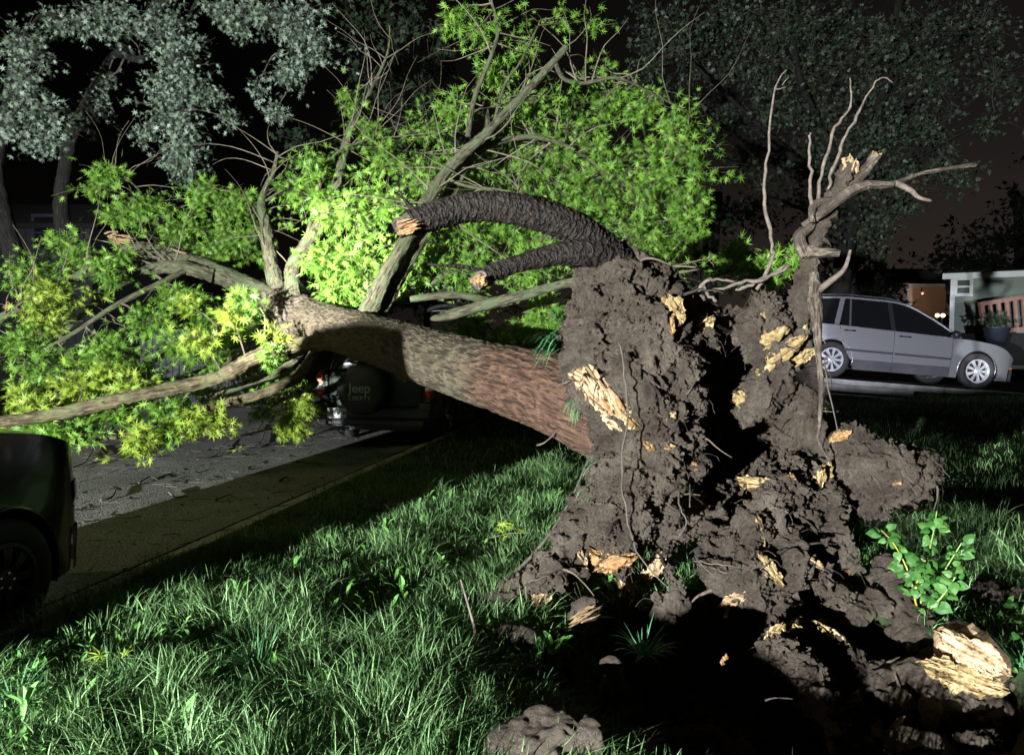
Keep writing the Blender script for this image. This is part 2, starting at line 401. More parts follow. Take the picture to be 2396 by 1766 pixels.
def H(x, y):
    x = np.asarray(x, float); y = np.asarray(y, float)
    q = np.stack([x * 0.8, y * 0.8, np.zeros_like(x)], -1).reshape(-1, 3)
    n = fbm(q, 3, 9).reshape(x.shape) * 0.03
    m = pitmask(x, y)
    q2 = np.stack([x * 7, y * 7, np.zeros_like(x)], -1).reshape(-1, 3)
    lump = fbm(q2, 4, 21).reshape(x.shape) * 0.10 * m
    rise = sstep(10.0, 13.2, y) * sstep(1.0, 6.0, x) * 0.36 - 0.22 * sstep(6.2, 7.4, y) * (1 - sstep(10.0, 13.0, y)) * sstep(0.5, 2.5, x)
    s, t = (x - C0[0]) * N2[0] + (y - C0[1]) * N2[1], 0
    return n * sstep(0, 0.5, s) - 0.55 * m + lump + rise

def lines(a, b, c, d, fine, coarse):
    """non-uniform grid lines: coarse from a to b, fine from b to c, coarse from c to d"""
    return np.concatenate([np.arange(a, b, coarse), np.arange(b, c, fine), np.arange(c, d + coarse, coarse)])
S_ = np.concatenate([np.arange(0.0, 5.6, 0.04), np.arange(5.6, 16, 0.4), np.arange(16, 120, 8)])
T_ = np.concatenate([np.arange(-60, -4.2, 4.0), np.arange(-4.2, 4.0, 0.04), np.arange(4, 20, 0.4), np.arange(20, 160, 8)])
ss, tt = np.meshgrid(S_, T_, indexing='ij')
gx, gy = xy(ss, tt); gz = H(gx, gy)
idx = np.arange(gx.size).reshape(gx.shape)
F = np.stack([idx[:-1, :-1], idx[1:, :-1], idx[1:, 1:], idx[:-1, 1:]], -1).reshape(-1, 4)
mg, N, L, b = new_mat('lawn_ground'); b.inputs['Roughness'].default_value = 0.95; b.inputs['Specular IOR Level'].default_value = 0.1
at = N.new('ShaderNodeAttribute'); at.attribute_name = 'soil'
tcn = N.new('ShaderNodeTexCoord'); nn = N.new('ShaderNodeTexNoise'); nn.inputs['Scale'].default_value = 9; nn.inputs['Detail'].default_value = 9; L.new(tcn.outputs['Object'], nn.inputs['Vector'])
r1 = N.new('ShaderNodeValToRGB'); r1.color_ramp.elements[0].color = (0.010, 0.018, 0.007, 1); r1.color_ramp.elements[1].color = (0.028, 0.05, 0.018, 1); L.new(nn.outputs['Fac'], r1.inputs[0])
r2 = N.new('ShaderNodeValToRGB'); r2.color_ramp.elements[0].color = (0.05, 0.036, 0.03, 1); r2.color_ramp.elements[1].color = (0.15, 0.115, 0.095, 1); L.new(nn.outputs['Fac'], r2.inputs[0])
mm = N.new('ShaderNodeMixRGB'); L.new(at.outputs['Fac'], mm.inputs[0]); L.new(r1.outputs[0], mm.inputs[1]); L.new(r2.outputs[0], mm.inputs[2]); L.new(mm.outputs[0], b.inputs['Base Color'])
bp = N.new('ShaderNodeBump'); bp.inputs['Distance'].default_value = 0.04; L.new(nn.outputs['Fac'], bp.inputs['Height']); L.new(bp.outputs[0], b.inputs['Normal'])
lawn = mk('lawn', np.stack([gx, gy, gz], -1).reshape(-1, 3), F, mg, smooth=True, attr={'soil': pitmask(gx, gy).ravel()})
props(lawn, kind='structure')

# street, far verge
def strip(name, s0, s1, z0, z1, mat, t0=-60, t1=160, ns=2, nt_=2):
    V = []; 
    for i in range(ns):
        for j in range(nt_):
            s = s0 + (s1 - s0) * i / (ns - 1); t = t0 + (t1 - t0) * j / (nt_ - 1)
            x, y = xy(s, t); V.append((x, y, z0 + (z1 - z0) * i / (ns - 1)))
    Fs = [(i * nt_ + j, (i + 1) * nt_ + j, (i + 1) * nt_ + j + 1, i * nt_ + j + 1) for i in range(ns - 1) for j in range(nt_ - 1)]
    o = mk(name, V, Fs, mat); props(o, kind='structure'); return o
ma, N, L, b = new_mat('asphalt'); b.inputs['Roughness'].default_value = 0.72; b.inputs['Specular IOR Level'].default_value = 0.45
tcn = N.new('ShaderNodeTexCoord')
n1 = N.new('ShaderNodeTexNoise'); n1.inputs['Scale'].default_value = 95; n1.inputs['Detail'].default_value = 4; L.new(tcn.outputs['Object'], n1.inputs['Vector'])
v1 = N.new('ShaderNodeTexVoronoi'); v1.inputs['Scale'].default_value = 60; L.new(tcn.outputs['Object'], v1.inputs['Vector'])
n2 = N.new('ShaderNodeTexNoise'); n2.inputs['Scale'].default_value = 0.9; n2.inputs['Detail'].default_value = 6; L.new(tcn.outputs['Object'], n2.inputs['Vector'])
r1 = N.new('ShaderNodeValToRGB'); r1.color_ramp.elements[0].position = 0.4; r1.color_ramp.elements[1].position = 0.62; r1.color_ramp.elements[0].color = (0.05, 0.048, 0.046, 1); r1.color_ramp.elements[1].color = (0.46, 0.44, 0.42, 1); L.new(n1.outputs['Fac'], r1.inputs[0])
r2 = N.new('ShaderNodeValToRGB'); r2.color_ramp.elements[0].position = 0.3; r2.color_ramp.elements[0].color = (0.55, 0.55, 0.55, 1); r2.color_ramp.elements[1].position = 0.7; r2.color_ramp.elements[1].color = (1, 1, 1, 1); L.new(n2.outputs['Fac'], r2.inputs[0])
mm = N.new('ShaderNodeMixRGB'); mm.blend_type = 'MULTIPLY'; mm.inputs[0].default_value = 1; L.new(r1.outputs[0], mm.inputs[1]); L.new(r2.outputs[0], mm.inputs[2]); L.new(mm.outputs[0], b.inputs['Base Color'])
bp = N.new('ShaderNodeBump'); bp.inputs['Distance'].default_value = 0.006; bp.inputs['Strength'].default_value = 0.9; L.new(v1.outputs['Distance'], bp.inputs['Height']); L.new(bp.outputs[0], b.inputs['Normal'])
MT['asphalt'] = ma
strip('street', -9.0, -0.455, -0.115, -0.135, ma)
MT['concrete'] = pmat('gutter_concrete', (0.22, 0.21, 0.18), (0.46, 0.44, 0.38), 14, 0.85, 0.7, 60, dist=0.01)
strip('far_verge', -60, -9.0, -0.05, -0.11, mg)
base = mk('ground', [(-300, -300, -0.8), (300, -300, -0.8), (300, 400, -0.8), (-300, 400, -0.8)], [(0, 1, 2, 3)], mg); props(base, kind='structure')
# rolled kerb in cast lengths
kerb = bpy.data.objects.new('kerb', None); COL.objects.link(kerb); props(kerb, kind='structure')
prof = [(-0.40, -0.135), (-0.385, -0.118), (-0.22, -0.105), (-0.13, -0.06), (-0.06, -0.008), (0.0, 0.0), (0.04, -0.02), (0.04, -0.25), (-0.40, -0.25)]
for k in range(-3, 12):
    V = []; n = 13; a0 = k * 2.4 + 0.006; a1 = (k + 1) * 2.4 - 0.006
    for j in range(n):
        t = a0 + (a1 - a0) * j / (n - 1)
        for (s, z) in prof:
            q = mnoise.noise(Vector((s * 3, t * 2.1, 5))) * 0.008
            x, y = xy(s + (q * 2 if s > -0.05 or s < -0.37 else 0), t); V.append((x, y, z + q))
    m_ = len(prof)
    Fs = [(j * m_ + i, j * m_ + (i + 1) % m_, (j + 1) * m_ + (i + 1) % m_, (j + 1) * m_ + i) for j in range(n - 1) for i in range(m_)]
    Fs += [tuple(range(m_))[::-1], tuple((n - 1) * m_ + i for i in range(m_))]
    mk('kerb_slab', V, Fs, MT['concrete'], kerb)

# ------------------------------------------------------------------ leaf shapes
def star_leaf(lobes, L=1.0):
    """lobed leaf, lobes = list of (angle from tip axis, length, notch radius after it)"""
    V = [(0, 0.30 * L, 0.0)]
    pts = []
    for (a, r, nr) in lobes:          # right half from tip to base
        pts.append((a, r)); pts.append((a + 20 if nr[0] is None else nr[0], nr[1]))
    right = [(math.sin(math.radians(a)) * r, 0.30 * L + math.cos(math.radians(a)) * r) for a, r in pts]
    left = [(-x, y) for x, y in right[1:]][::-1]
    outline = right + [(0.012, -0.02), (-0.012, -0.02)] + left
    for (x, y) in outline:
        V.append((x, y, -0.55 * x * x - 0.22 * (y - 0.3) ** 2 + 0.10 * abs(x)))
    n = len(outline)
    F = [(0, 1 + (i + 1) % n, 1 + i) for i in range(n)]
    return np.array(V), np.array(F)
OAK = star_leaf([(0, 0.68, (20, 0.20)), (36, 0.56, (58, 0.11)), (80, 0.56, (104, 0.09)), (128, 0.42, (152, 0.12))])
MAP = star_leaf([(0, 0.62, (22, 0.22)), (48, 0.56, (78, 0.13)), (105, 0.40, (145, 0.15))])
SIMPLE = (np.array([(0, 0, 0), (0.3, 0.45, -0.05), (0.1, 0.55, 0), (0, 1, -0.1), (-0.1, 0.55, 0), (-0.3, 0.45, -0.05)]), np.array([(0, 1, 2), (0, 2, 4), (2, 3, 4), (0, 4, 5)]))
TRI = (np.array([(0, 0, 0), (0.34, 0.35, -0.04), (0.16, 0.6, 0), (0, 1, -0.08), (-0.16, 0.6, 0), (-0.34, 0.35, -0.04)]), np.array([(0, 1, 2), (0, 2, 4), (2, 3, 4), (0, 4, 5)]))

LOB = (np.array([(0, 0, 0), (.46, .18, -.06), (.17, .36, 0), (.40, .62, -.06), (.10, .62, 0), (0, 1, -.1), (-.10, .62, 0), (-.40, .62, -.06), (-.17, .36, 0), (-.46, .18, -.06)]), np.array([(0, 1, 2), (0, 2, 8), (0, 8, 9), (2, 3, 4), (2, 4, 6), (2, 6, 8), (4, 5, 6), (6, 7, 8)]))
def unit(v): return v / (np.linalg.norm(v, axis=-1, keepdims=True) + 1e-9)
def leafy(parent, clumps, limbs, leaf, size, mat, per=7, twigmat=None, n_single=0, face=None, droop=0.4, sec=True, matB=None, twig=0.004, spread=0.11, dens=1.0, soft=.44):
    """clumps: (center Vector, radii (3), sprigs[, flag]); limbs: list of paths [(Vector, r)]; builds twigs and leaves of one crown"""
    samp = np.array([list(p) for path in limbs for (p, r) in path]); 
    tv, tf = MB(), None; tw = MB()
    pos = []; nrm = []; tan = []; flag = []; siz = []
    L0 = np.array(LAMP)
    for cl in clumps:
        c, rad, ns = cl[0], cl[1], int(cl[2] * dens); fl = cl[3] if len(cl) > 3 else 0
        c = np.array(c); rad = np.array(rad)
        # secondary branch to the clump centre
        d = np.linalg.norm(samp - c, axis=1); near = samp[int(np.argmin(d))]
        local = [near]
        if sec and d.min() > 0.12:
            a = Vector(near); e_ = Vector(c)
            midp = a.lerp(e_, 0.5) + Vector((rnd.uniform(-.1, .1), rnd.uniform(-.1, .1), rnd.uniform(-.02, .2))) * (d.min() * 0.8)
            q1 = a.lerp(e_, 0.25) + Vector((rnd.uniform(-.06, .06), 0, rnd.uniform(-.05, .1))) * d.min()
            pth = spline([(a, twig * 3.2), (q1, twig * 2.8), (midp, twig * 2.2), (e_, twig * 1.2)], 4)
            v, f = tube_vf(pth, 5); tw.add(v, f); local = [np.array(p) for p, r in pth]
        local = np.array(local)
        for k in range(ns):
            q = rs.normal(size=3); q = q * soft if rs.rand() < .85 else q * soft * 1.5
            e_ = c + q * rad
            j = int(np.argmin(np.linalg.norm(local - e_, axis=1) + rs.rand(len(local)) * 0.1))
            a = Vector(local[j]); ev = Vector(e_)
            ln = (ev - a).length
            if ln > 0.02:
                m1 = a.lerp(ev, 0.4) + Vector(rs.normal(size=3) * 0.09 * ln); m2 = a.lerp(ev, 0.75) + Vector(rs.normal(size=3) * 0.05 * ln)
                v, f = tube_vf([(a, twig * 1.1), (m1, twig * 0.8), (ev, twig * 0.35)], 3, cap=False); tw.add(v, f)
            out = unit(e_ - np.array(a) + np.array((0, 0, 0.01)))
            for i in range(per):
                dvec = unit(out * 0.45 + rs.normal(size=3) * 0.75 + np.array((0, 0, -droop)))
                pos.append(e_ - out * rs.rand() * spread * 1.4 + dvec * rs.rand() * spread * 0.6 + rs.normal(size=3) * spread * .22)
                tan.append(dvec)
                fdir = unit(L0 - e_) if face is None else face
                nrm.append(unit(rs.normal(size=3) * 0.75 + fdir * 0.55 * (1 if rs.rand() < 0.8 else -1) + np.array((0, 0, 0.25))))
                siz.append(size * rs.uniform(0.5, 1.25)); flag.append(fl)
    pos = np.array(pos); nrm = np.array(nrm); tan = np.array(tan); siz = np.array(siz); flag = np.array(flag)
    R = frames(nrm, tan); R[:, :, 0] *= rs.uniform(.55, 1.1, len(pos))[:, None]
    if tw.v: 
        o = tw.build('twigs', twigmat or MT['twig'], parent); o['kind'] = 'stuff'
    single = np.zeros(len(pos), bool)
    if n_single:
        # the ones that show largest: nearest the camera, in frame
        px = pos[:, 0] / pos[:, 1] * FPX + CX; py = CY - (np.tan(np.arctan2(pos[:, 2] - EYE, pos[:, 1]) + PITCH)) * FPX
        ok = (px > 0) & (px < 2396) & (py > 0) & (py < 1766)
        facing = np.abs((R[:, :, 2] * unit(pos - np.array((0, 0, EYE)))).sum(1))
        score = siz * facing / np.linalg.norm(pos, axis=1) * ok * (1 + 0.25 * rs.rand(len(pos)))
        single[np.argsort(-score)[:n_single]] = True
        off = np.array(parent.location)
        mes = {}
        for i in np.nonzero(single)[0]:
            mt = matB if (flag[i] and matB) else mat
            if mt.name not in mes:
                me = bpy.data.meshes.new('leaf'); me.from_pydata([tuple(v) for v in leaf[0]], [], [tuple(int(a) for a in f) for f in leaf[1]]); me.materials.append(mt)
                me.update(); mes[mt.name] = me
            o = bpy.data.objects.new('leaf', mes[mt.name]); COL.objects.link(o); o.parent = parent
            mtx = Matrix([list(R[i][r] * siz[i]) for r in range(3)]).to_4x4(); mtx.translation = Vector(pos[i] - off)
            o.matrix_local = mtx
    for fl, mt in ((0, mat), (1, matB or mat)):
        k = (~single) & (flag == fl)
        if not k.any(): continue
        V, F = scatter(leaf[0], leaf[1], pos[k], R[k], siz[k])
        o = mk('foliage', V, F, mt, parent); o['kind'] = 'stuff'
def CL(px, py, Y, rx, ry, n, flag=0, rd=None):
    c = P(px, py, Y); return (c, (M(rx, Y), rd if rd is not None else M((rx + ry) / 2, Y), M(ry, Y)), n, flag)
def PA(pts, n=8): return spline([(P(a, b, Y), r) for (a, b, Y, r) in pts], n)

# ------------------------------------------------------------------ the fallen tree
tree = thing('fallen_tree', 'uprooted leafy tree fallen across the crushed off-roader, roots torn from the ground', 'tree', (0.75, 4.7, 0.0))
trunk_pts = [(1500, 985, 4.72, 0.34), (1400, 960, 4.95, 0.31), (1290, 918, 5.35, 0.285), (1150, 880, 6.0, 0.268), (1050, 850, 6.6, 0.262), (950, 818, 7.4, 0.265), (860, 790, 8.5, 0.275), (780, 768, 9.6, 0.29), (720, 750, 10.4, 0.33)]
tp = spline([(P(a, b, Y), r) for a, b, Y, r in trunk_pts], 46)
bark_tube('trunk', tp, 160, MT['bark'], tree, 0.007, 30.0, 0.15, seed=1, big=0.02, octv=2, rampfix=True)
collar = PA([(735, 755, 10.25, 0.30), (712, 748, 10.45, 0.335), (690, 742, 10.65, 0.33), (660, 715, 10.9, 0.28), (640, 700, 11.1, 0.2)], 24)
bark_tube('collar', collar, 90, MT['collar'], tree, 0.012, 16, 0.4, seed=4, big=0.05)
limb_defs = [
 ([(690, 735, 10.7, .22), (610, 690, 11.0, .19), (520, 645, 11.2, .15), (440, 612, 11.4, .13), (380, 590, 11.5, .115), (310, 578, 11.6, .09), (275, 572, 11.6, .075)], 'limb', 40),
 ([(430, 606, 11.4, .09), (340, 596, 11.3, .075), (250, 615, 11.0, .07), (150, 665, 10.7, .065), (70, 705, 10.4, .06), (-40, 770, 10.1, .05)], 'limb', 24),
 ([(500, 645, 11.1, .11), (420, 625, 11.0, .10), (350, 628, 11.2, .10), (330, 622, 11.3, .11)], 'limb', 30),
 ([(440, 630, 11.0, .045), (370, 665, 10.6, .042), (270, 715, 10.2, .038), (180, 775, 9.9, .03), (110, 815, 9.7, .02)], 'limb', 14),
 ([(665, 720, 10.9, .15), (645, 660, 11.0, .12), (632, 600, 11.1, .10), (622, 530, 11.2, .08), (612, 470, 11.2, .06), (640, 400, 11.3, .035), (650, 355, 11.3, .02)], 'limb', 28),
 ([(690, 720, 10.6, .16), (684, 665, 10.6, .115), (690, 615, 10.7, .10), (745, 530, 10.9, .085), (785, 440, 11.1, .075), (806, 350, 11.2, .065), (826, 285, 11.2, .045), (860, 225, 11.3, .025), (905, 130, 11.3, .015), (912, 60, 11.2, .008)], 'limb', 28),
 ([(860, 735, 9.0, .13), (905, 640, 9.0, .085), (960, 545, 9.1, .08), (1010, 455, 9.1, .075), (1060, 385, 9.2, .07), (1140, 310, 9.2, .058), (1240, 205, 9.3, .048), (1300, 140, 9.3, .042), (1325, 110, 9.3, .04)], 'limb', 32),
 ([(880, 735, 9.2, .14), (935, 640, 9.3, .095), (1000, 535, 9.4, .09), (1060, 440, 9.5, .08), (1095, 375, 9.5, .075), (1125, 350, 9.5, .07), (1140, 310, 9.6, .05), (1135, 240, 9.7, .035)], 'limb', 32),
 ([(1115, 355, 9.5, .045), (1180, 328, 9.6, .04), (1260, 322, 9.7, .035), (1340, 350, 9.8, .028), (1440, 420, 10.0, .02), (1550, 520, 10.0, .012)], 'limb', 12),
 ([(1300, 150, 9.3, .03), (1320, 185, 9.4, .028), (1370, 195, 9.5, .025), (1440, 183, 9.6, .022), (1520, 215, 9.8, .016), (1620, 270, 10.0, .01)], 'limb', 10),
 ([(1095, 320, 9.2, .035), (1110, 230, 9.3, .032), (1150, 130, 9.3, .026), (1165, 70, 9.4, .02), (1150, 0, 9.4, .012), (1140, -60, 9.4, .01)], 'limb', 12),
 ([(1155, 290, 9.3, .02), (1180, 200, 9.4, .017), (1215, 150, 9.4, .014), (1260, 60, 9.5, .01)], 'limb', 8),
 ([(840, 790, 9.2, .10), (770, 800, 9.3, .10), (680, 808, 9.3, .098), (590, 840, 9.1, .092), (520, 880, 8.9, .085), (420, 905, 8.7, .08), (300, 930, 8.4, .075), (150, 965, 8.1, .07), (20, 985, 7.8, .065), (-60, 990, 7.6, .06)], 'limb_red', 36),
 ([(720, 795, 9.9, .08), (650, 825, 9.6, .07), (600, 850, 9.5, .06), (500, 880, 9.5, .05), (380, 912, 9.4, .045)], 'limb_red', 20),
 ([(740, 820, 9.6, .075), (715, 860, 9.5, .075), (680, 890, 9.4, .07), (600, 925, 9.2, .06), (500, 950, 9.0, .055), (400, 985, 8.7, .05), (290, 1015, 8.5, .045), (200, 1030, 8.3, .04), (130, 1028, 8.1, .035)], 'limb_red', 26),
 ([(730, 800, 9.9, .06), (660, 865, 9.7, .055), (600, 890, 9.7, .05), (470, 935, 9.5, .045)], 'limb', 18),
 ([(1010, 748, 8.3, .03), (1060, 735, 8.2, .06), (1130, 715, 8.1, .065), (1200, 697, 8.0, .06), (1290, 672, 7.9, .05), (1360, 655, 7.8, .04)], 'limb', 20),
 ([(960, 700, 9.6, .04), (1060, 690, 9.6, .05), (1150, 705, 9.4, .045), (1240, 730, 9.2, .035), (1300, 740, 9.0, .02)], 'limb', 14),
 ([(900, 720, 9.8, .06), (980, 680, 10.0, .05), (1060, 630, 10.2, .04), (1110, 590, 10.3, .03), (1200, 560, 10.4, .015)], 'limb', 12),
 ([(720, 545, 10.8, .03), (770, 380, 11.0, .022), (850, 330, 11.0, .018), (930, 320, 11.0, .012), (1010, 315, 11, .008)], 'limb', 8),
 ([(1040, 415, 9.2, .022), (1090, 435, 9.1, .02), (1170, 445, 9.0, .018), (1240, 465, 9.0, .012), (1300, 520, 9.0, .007)], 'limb', 8),
 ([(520, 870, 9.6, .04), (640, 720, 11.2, .06), (700, 640, 12, .03)], 'limb', 10),
 ([(430, 590, 11.5, .03), (380, 540, 11.5, .028), (340, 470, 11.4, .022), (310, 430, 11.4, .016), (250, 400, 11.3, .008)], 'limb', 8),
 ([(610, 480, 11.2, .02), (560, 455, 11.2, .012), (500, 440, 11.1, .006)], 'limb', 6),
 ([(622, 470, 11.2, .02), (680, 440, 11.1, .014), (740, 470, 11.0, .008)], 'limb', 6),
 ([(560, 700, 11.3, .07), (470, 760, 11.2, .06), (380, 830, 11.0, .05), (250, 900, 10.6, .04), (120, 930, 10.2, .03)], 'limb', 16),
 ([(620, 760, 10.8, .06), (540, 830, 10.8, .055), (440, 880, 10.7, .045), (300, 900, 10.5, .035)], 'limb', 16),
 ([(700, 900, 10.9, .05), (640, 930, 10.9, .06), (540, 945, 10.9, .06), (430, 955, 10.9, .05)], 'limb_red', 18),
 ([(330, 640, 11.5, .05), (230, 700, 11.2, .045), (130, 800, 10.8, .04), (60, 870, 10.5, .03)], 'limb', 12),
 ([(90, 760, 10.6, .04), (110, 860, 10.2, .035), (120, 930, 9.8, .02)], 'limb', 10),
 ([(1120, 860, 7.0, .012), (1160, 820, 8.0, .02), (1210, 760, 8.6, .02)], 'darktwig', 6),
]
limb_paths = []
for i, (d, m_, sd) in enumerate(limb_defs[:-1]):
    pth = PA(d, 22 if d[0][3] > .07 else 9)
    limb_paths.append(pth)
    bark_tube('limb' if d[0][3] > .05 else 'branch', pth, sd, MT[m_], tree, 0.010 if sd > 18 else 0.003, 24, 0.25, seed=30 + i, big=0.05)
# bare branches and dead twigs at the crown
rs2 = random.Random(5)
for k in range(230):
    pth = limb_paths[rs2.choice([0, 1, 4, 5, 6, 7, 8, 9, 10, 19, 20, 2, 22])]
    a = pth[rs2.randrange(len(pth) // 3, len(pth))]
    d = Vector((rs2.uniform(-1, 1), rs2.uniform(-.5, .5), rs2.uniform(-.4, 1.0))).normalized(); ln = rs2.uniform(0.3, 1.6)
    q = [(a[0], min(a[1] * .5, .012))]; cur = a[0]
    for j in range(4):
        d = (d + Vector((rs2.uniform(-.4, .4), rs2.uniform(-.3, .3), rs2.uniform(-.3, .3)))).normalized(); cur = cur + d * ln / 4
        q.append((cur, max(.002, min(a[1] * .5, .012) * (1 - (j + 1) / 4.5))))
    v, f = tube_vf(spline(q, 2), 4); mk('dead_twig', v, f, MT['twig'], tree)

clumps = [
 # big dome right
 CL(1560, 400, 9.8, 120, 130, 62), CL(1400, 420, 10.2, 130, 130, 66), CL(1500, 560, 9.6, 130, 90, 60), CL(1590, 310, 10.0, 60, 60, 24), CL(1610, 500, 9.6, 48, 110, 34),
 CL(1250, 390, 10.4, 130, 100, 60), CL(1240, 240, 10.0, 90, 80, 20), CL(1330, 290, 10.4, 100, 90, 24), CL(1120, 70, 9.6, 90, 36, 13), CL(1060, 40, 9.5, 36, 45, 8), CL(1230, 110, 9.8, 60, 60, 8), CL(1310, 50, 10.0, 50, 50, 4),
 CL(1410, 150, 10.6, 60, 80, 6), CL(1390, 50, 10.6, 50, 40, 4), CL(1060, 250, 9.6, 50, 40, 14), CL(1160, 170, 9.7, 50, 50, 12), CL(1090, 400, 10.0, 90, 60, 26), CL(1500, 250, 10.2, 70, 50, 22), CL(1420, 240, 10.3, 70, 50, 18),
 CL(990, 410, 10.6, 90, 50, 24), CL(900, 470, 10.2, 110, 60, 36), CL(820, 500, 10.2, 90, 70, 34), CL(1100, 510, 10.0, 110, 70, 40), CL(1220, 520, 10.0, 110, 70, 40), CL(1350, 570, 9.8, 110, 70, 44), CL(1330, 480, 10.2, 100, 70, 40),
 CL(1000, 620, 10.2, 110, 60, 34), CL(1130, 620, 9.8, 90, 50, 28), CL(1250, 620, 9.5, 80, 50, 28), CL(1270, 740, 9.2, 60, 60, 30), CL(1200, 800, 9.8, 90, 60, 34), CL(1100, 780, 10.6, 100, 50, 30), CL(1290, 830, 9.3, 50, 50, 18),
 CL(760, 600, 10.0, 60, 55, 30), CL(830, 610, 10.0, 60, 60, 30), CL(800, 670, 9.9, 70, 45, 26), CL(900, 640, 10.0, 60, 50, 22), CL(960, 560, 10.0, 60, 50, 22),
 CL(730, 380, 11.0, 60, 50, 18), CL(700, 450, 11.2, 70, 50, 20), CL(760, 470, 10.8, 60, 50, 20), CL(880, 300, 11.2, 80, 50, 18), CL(820, 230, 11.3, 40, 40, 7), CL(900, 380, 11.0, 90, 50, 18), CL(1000, 290, 11, 70, 40, 12),
 # left fan
 CL(560, 490, 11.4, 90, 50, 32), CL(480, 450, 11.4, 70, 40, 22), CL(560, 560, 11.5, 90, 50, 30), CL(430, 530, 11.3, 70, 50, 24), CL(330, 480, 11.3, 70, 40, 22), CL(250, 400, 11.3, 60, 28, 14), CL(230, 440, 11.3, 50, 24, 10), CL(280, 500, 11.3, 60, 30, 14), CL(500, 600, 11.6, 80, 40, 20),
 CL(60, 640, 10.6, 70, 50, 24), CL(150, 560, 11.0, 50, 26, 10), CL(180, 590, 10.9, 60, 30, 12), CL(120, 690, 10.2, 70, 50, 26, 1), CL(100, 740, 10.0, 50, 70, 22, 1), CL(40, 800, 9.6, 60, 60, 18), CL(250, 640, 10.6, 60, 40, 18), CL(280, 600, 10.8, 50, 30, 8),
 CL(420, 700, 10.3, 70, 40, 20), CL(340, 760, 10.0, 70, 50, 24), CL(440, 800, 9.8, 80, 45, 26), CL(260, 820, 9.8, 80, 50, 22), CL(520, 780, 10.2, 80, 50, 22), CL(560, 720, 10.6, 70, 40, 16), CL(180, 860, 9.6, 70, 50, 18), CL(520, 860, 10.1, 90, 40, 22), CL(330, 880, 9.7, 90, 40, 22), CL(640, 880, 10.2, 70, 40, 22), CL(80, 880, 9.2, 70, 50, 16),
 CL(570, 690, 9.6, 45, 30, 9), CL(540, 730, 9.5, 35, 30, 6, 1), CL(470, 790, 9.2, 55, 28, 12, 1), CL(430, 705, 9.6, 26, 18, 4, 1), CL(640, 780, 9.2, 35, 26, 6, 1), CL(640, 830, 9.0, 26, 26, 5, 0),
 CL(230, 880, 8.9, 80, 34, 22, 1), CL(180, 910, 8.8, 60, 30, 14, 1), CL(300, 905, 8.8, 60, 26, 12, 1), CL(80, 960, 8.2, 60, 24, 14, 1), CL(60, 1000, 8.2, 80, 26, 14), CL(180, 990, 8.3, 80, 30, 18), CL(280, 960, 8.6, 80, 30, 18), CL(400, 950, 8.8, 60, 30, 16),
 CL(330, 1030, 8.2, 50, 26, 14, 1), CL(120, 1010, 8.0, 60, 18, 10), CL(380, 1010, 8.5, 60, 22, 10), CL(590, 900, 10.3, 80, 26, 14), CL(480, 920, 9.9, 80, 26, 14), CL(60, 930, 8.8, 60, 30, 12, 1), CL(690, 1000, 10.4, 40, 22, 12, 1), CL(280, 850, 10.2, 120, 40, 20), CL(560, 820, 10.8, 90, 40, 16), CL(440, 990, 8.6, 50, 24, 14, 1), CL(510, 985, 8.7, 50, 24, 12, 1), CL(700, 960, 10.3, 45, 40, 20, 1), CL(670, 990, 10.3, 34, 18, 8, 1), CL(610, 960, 10.5, 40, 20, 6),
 CL(1780, 640, 7.2, 60, 40, 12), CL(1720, 590, 8.0, 60, 40, 12), CL(1840, 600, 7.2, 40, 30, 6),
]
leafy(tree, clumps, limb_paths, OAK, 0.142, MT['leaf'], per=8, n_single=290, matB=MT['leafwarm'], spread=0.17, dens=2.05)

# ---- the root ball: soil packed in the roots
def blobmesh(spheres, voxel, smooth_it=5):
    """union of spheres (Vector, r[, squash]) as a voxel skin"""
    bm = bmesh.new()
    for s in spheres:
        bmesh.ops.create_icosphere(bm, subdivisions=3 if s[1] > 0.1 else 2, radius=s[1], matrix=Matrix.Translation(s[0]))
    me = bpy.data.meshes.new('skin'); bm.to_mesh(me); bm.free()
    o = bpy.data.objects.new('skin', me); COL.objects.link(o)
    r = o.modifiers.new('r', 'REMESH'); r.mode = 'VOXEL'; r.voxel_size = voxel
    if smooth_it:
        s = o.modifiers.new('s', 'SMOOTH'); s.iterations = smooth_it; s.factor = 0.6
    dg = bpy.context.evaluated_depsgraph_get(); ev = o.evaluated_get(dg); m2 = ev.to_mesh()
    n = len(m2.vertices); V = np.zeros(n * 3); m2.vertices.foreach_get('co', V); V = V.reshape(-1, 3)
    NN = np.zeros(n * 3); m2.vertices.foreach_get('normal', NN); NN = NN.reshape(-1, 3)
    F = np.zeros(len(m2.loops), dtype=np.int32); m2.loops.foreach_get('vertex_index', F); F = F.reshape(-1, 4)
    ev.to_mesh_clear(); bpy.data.objects.remove(o); bpy.data.meshes.remove(me)
    return V, NN, F
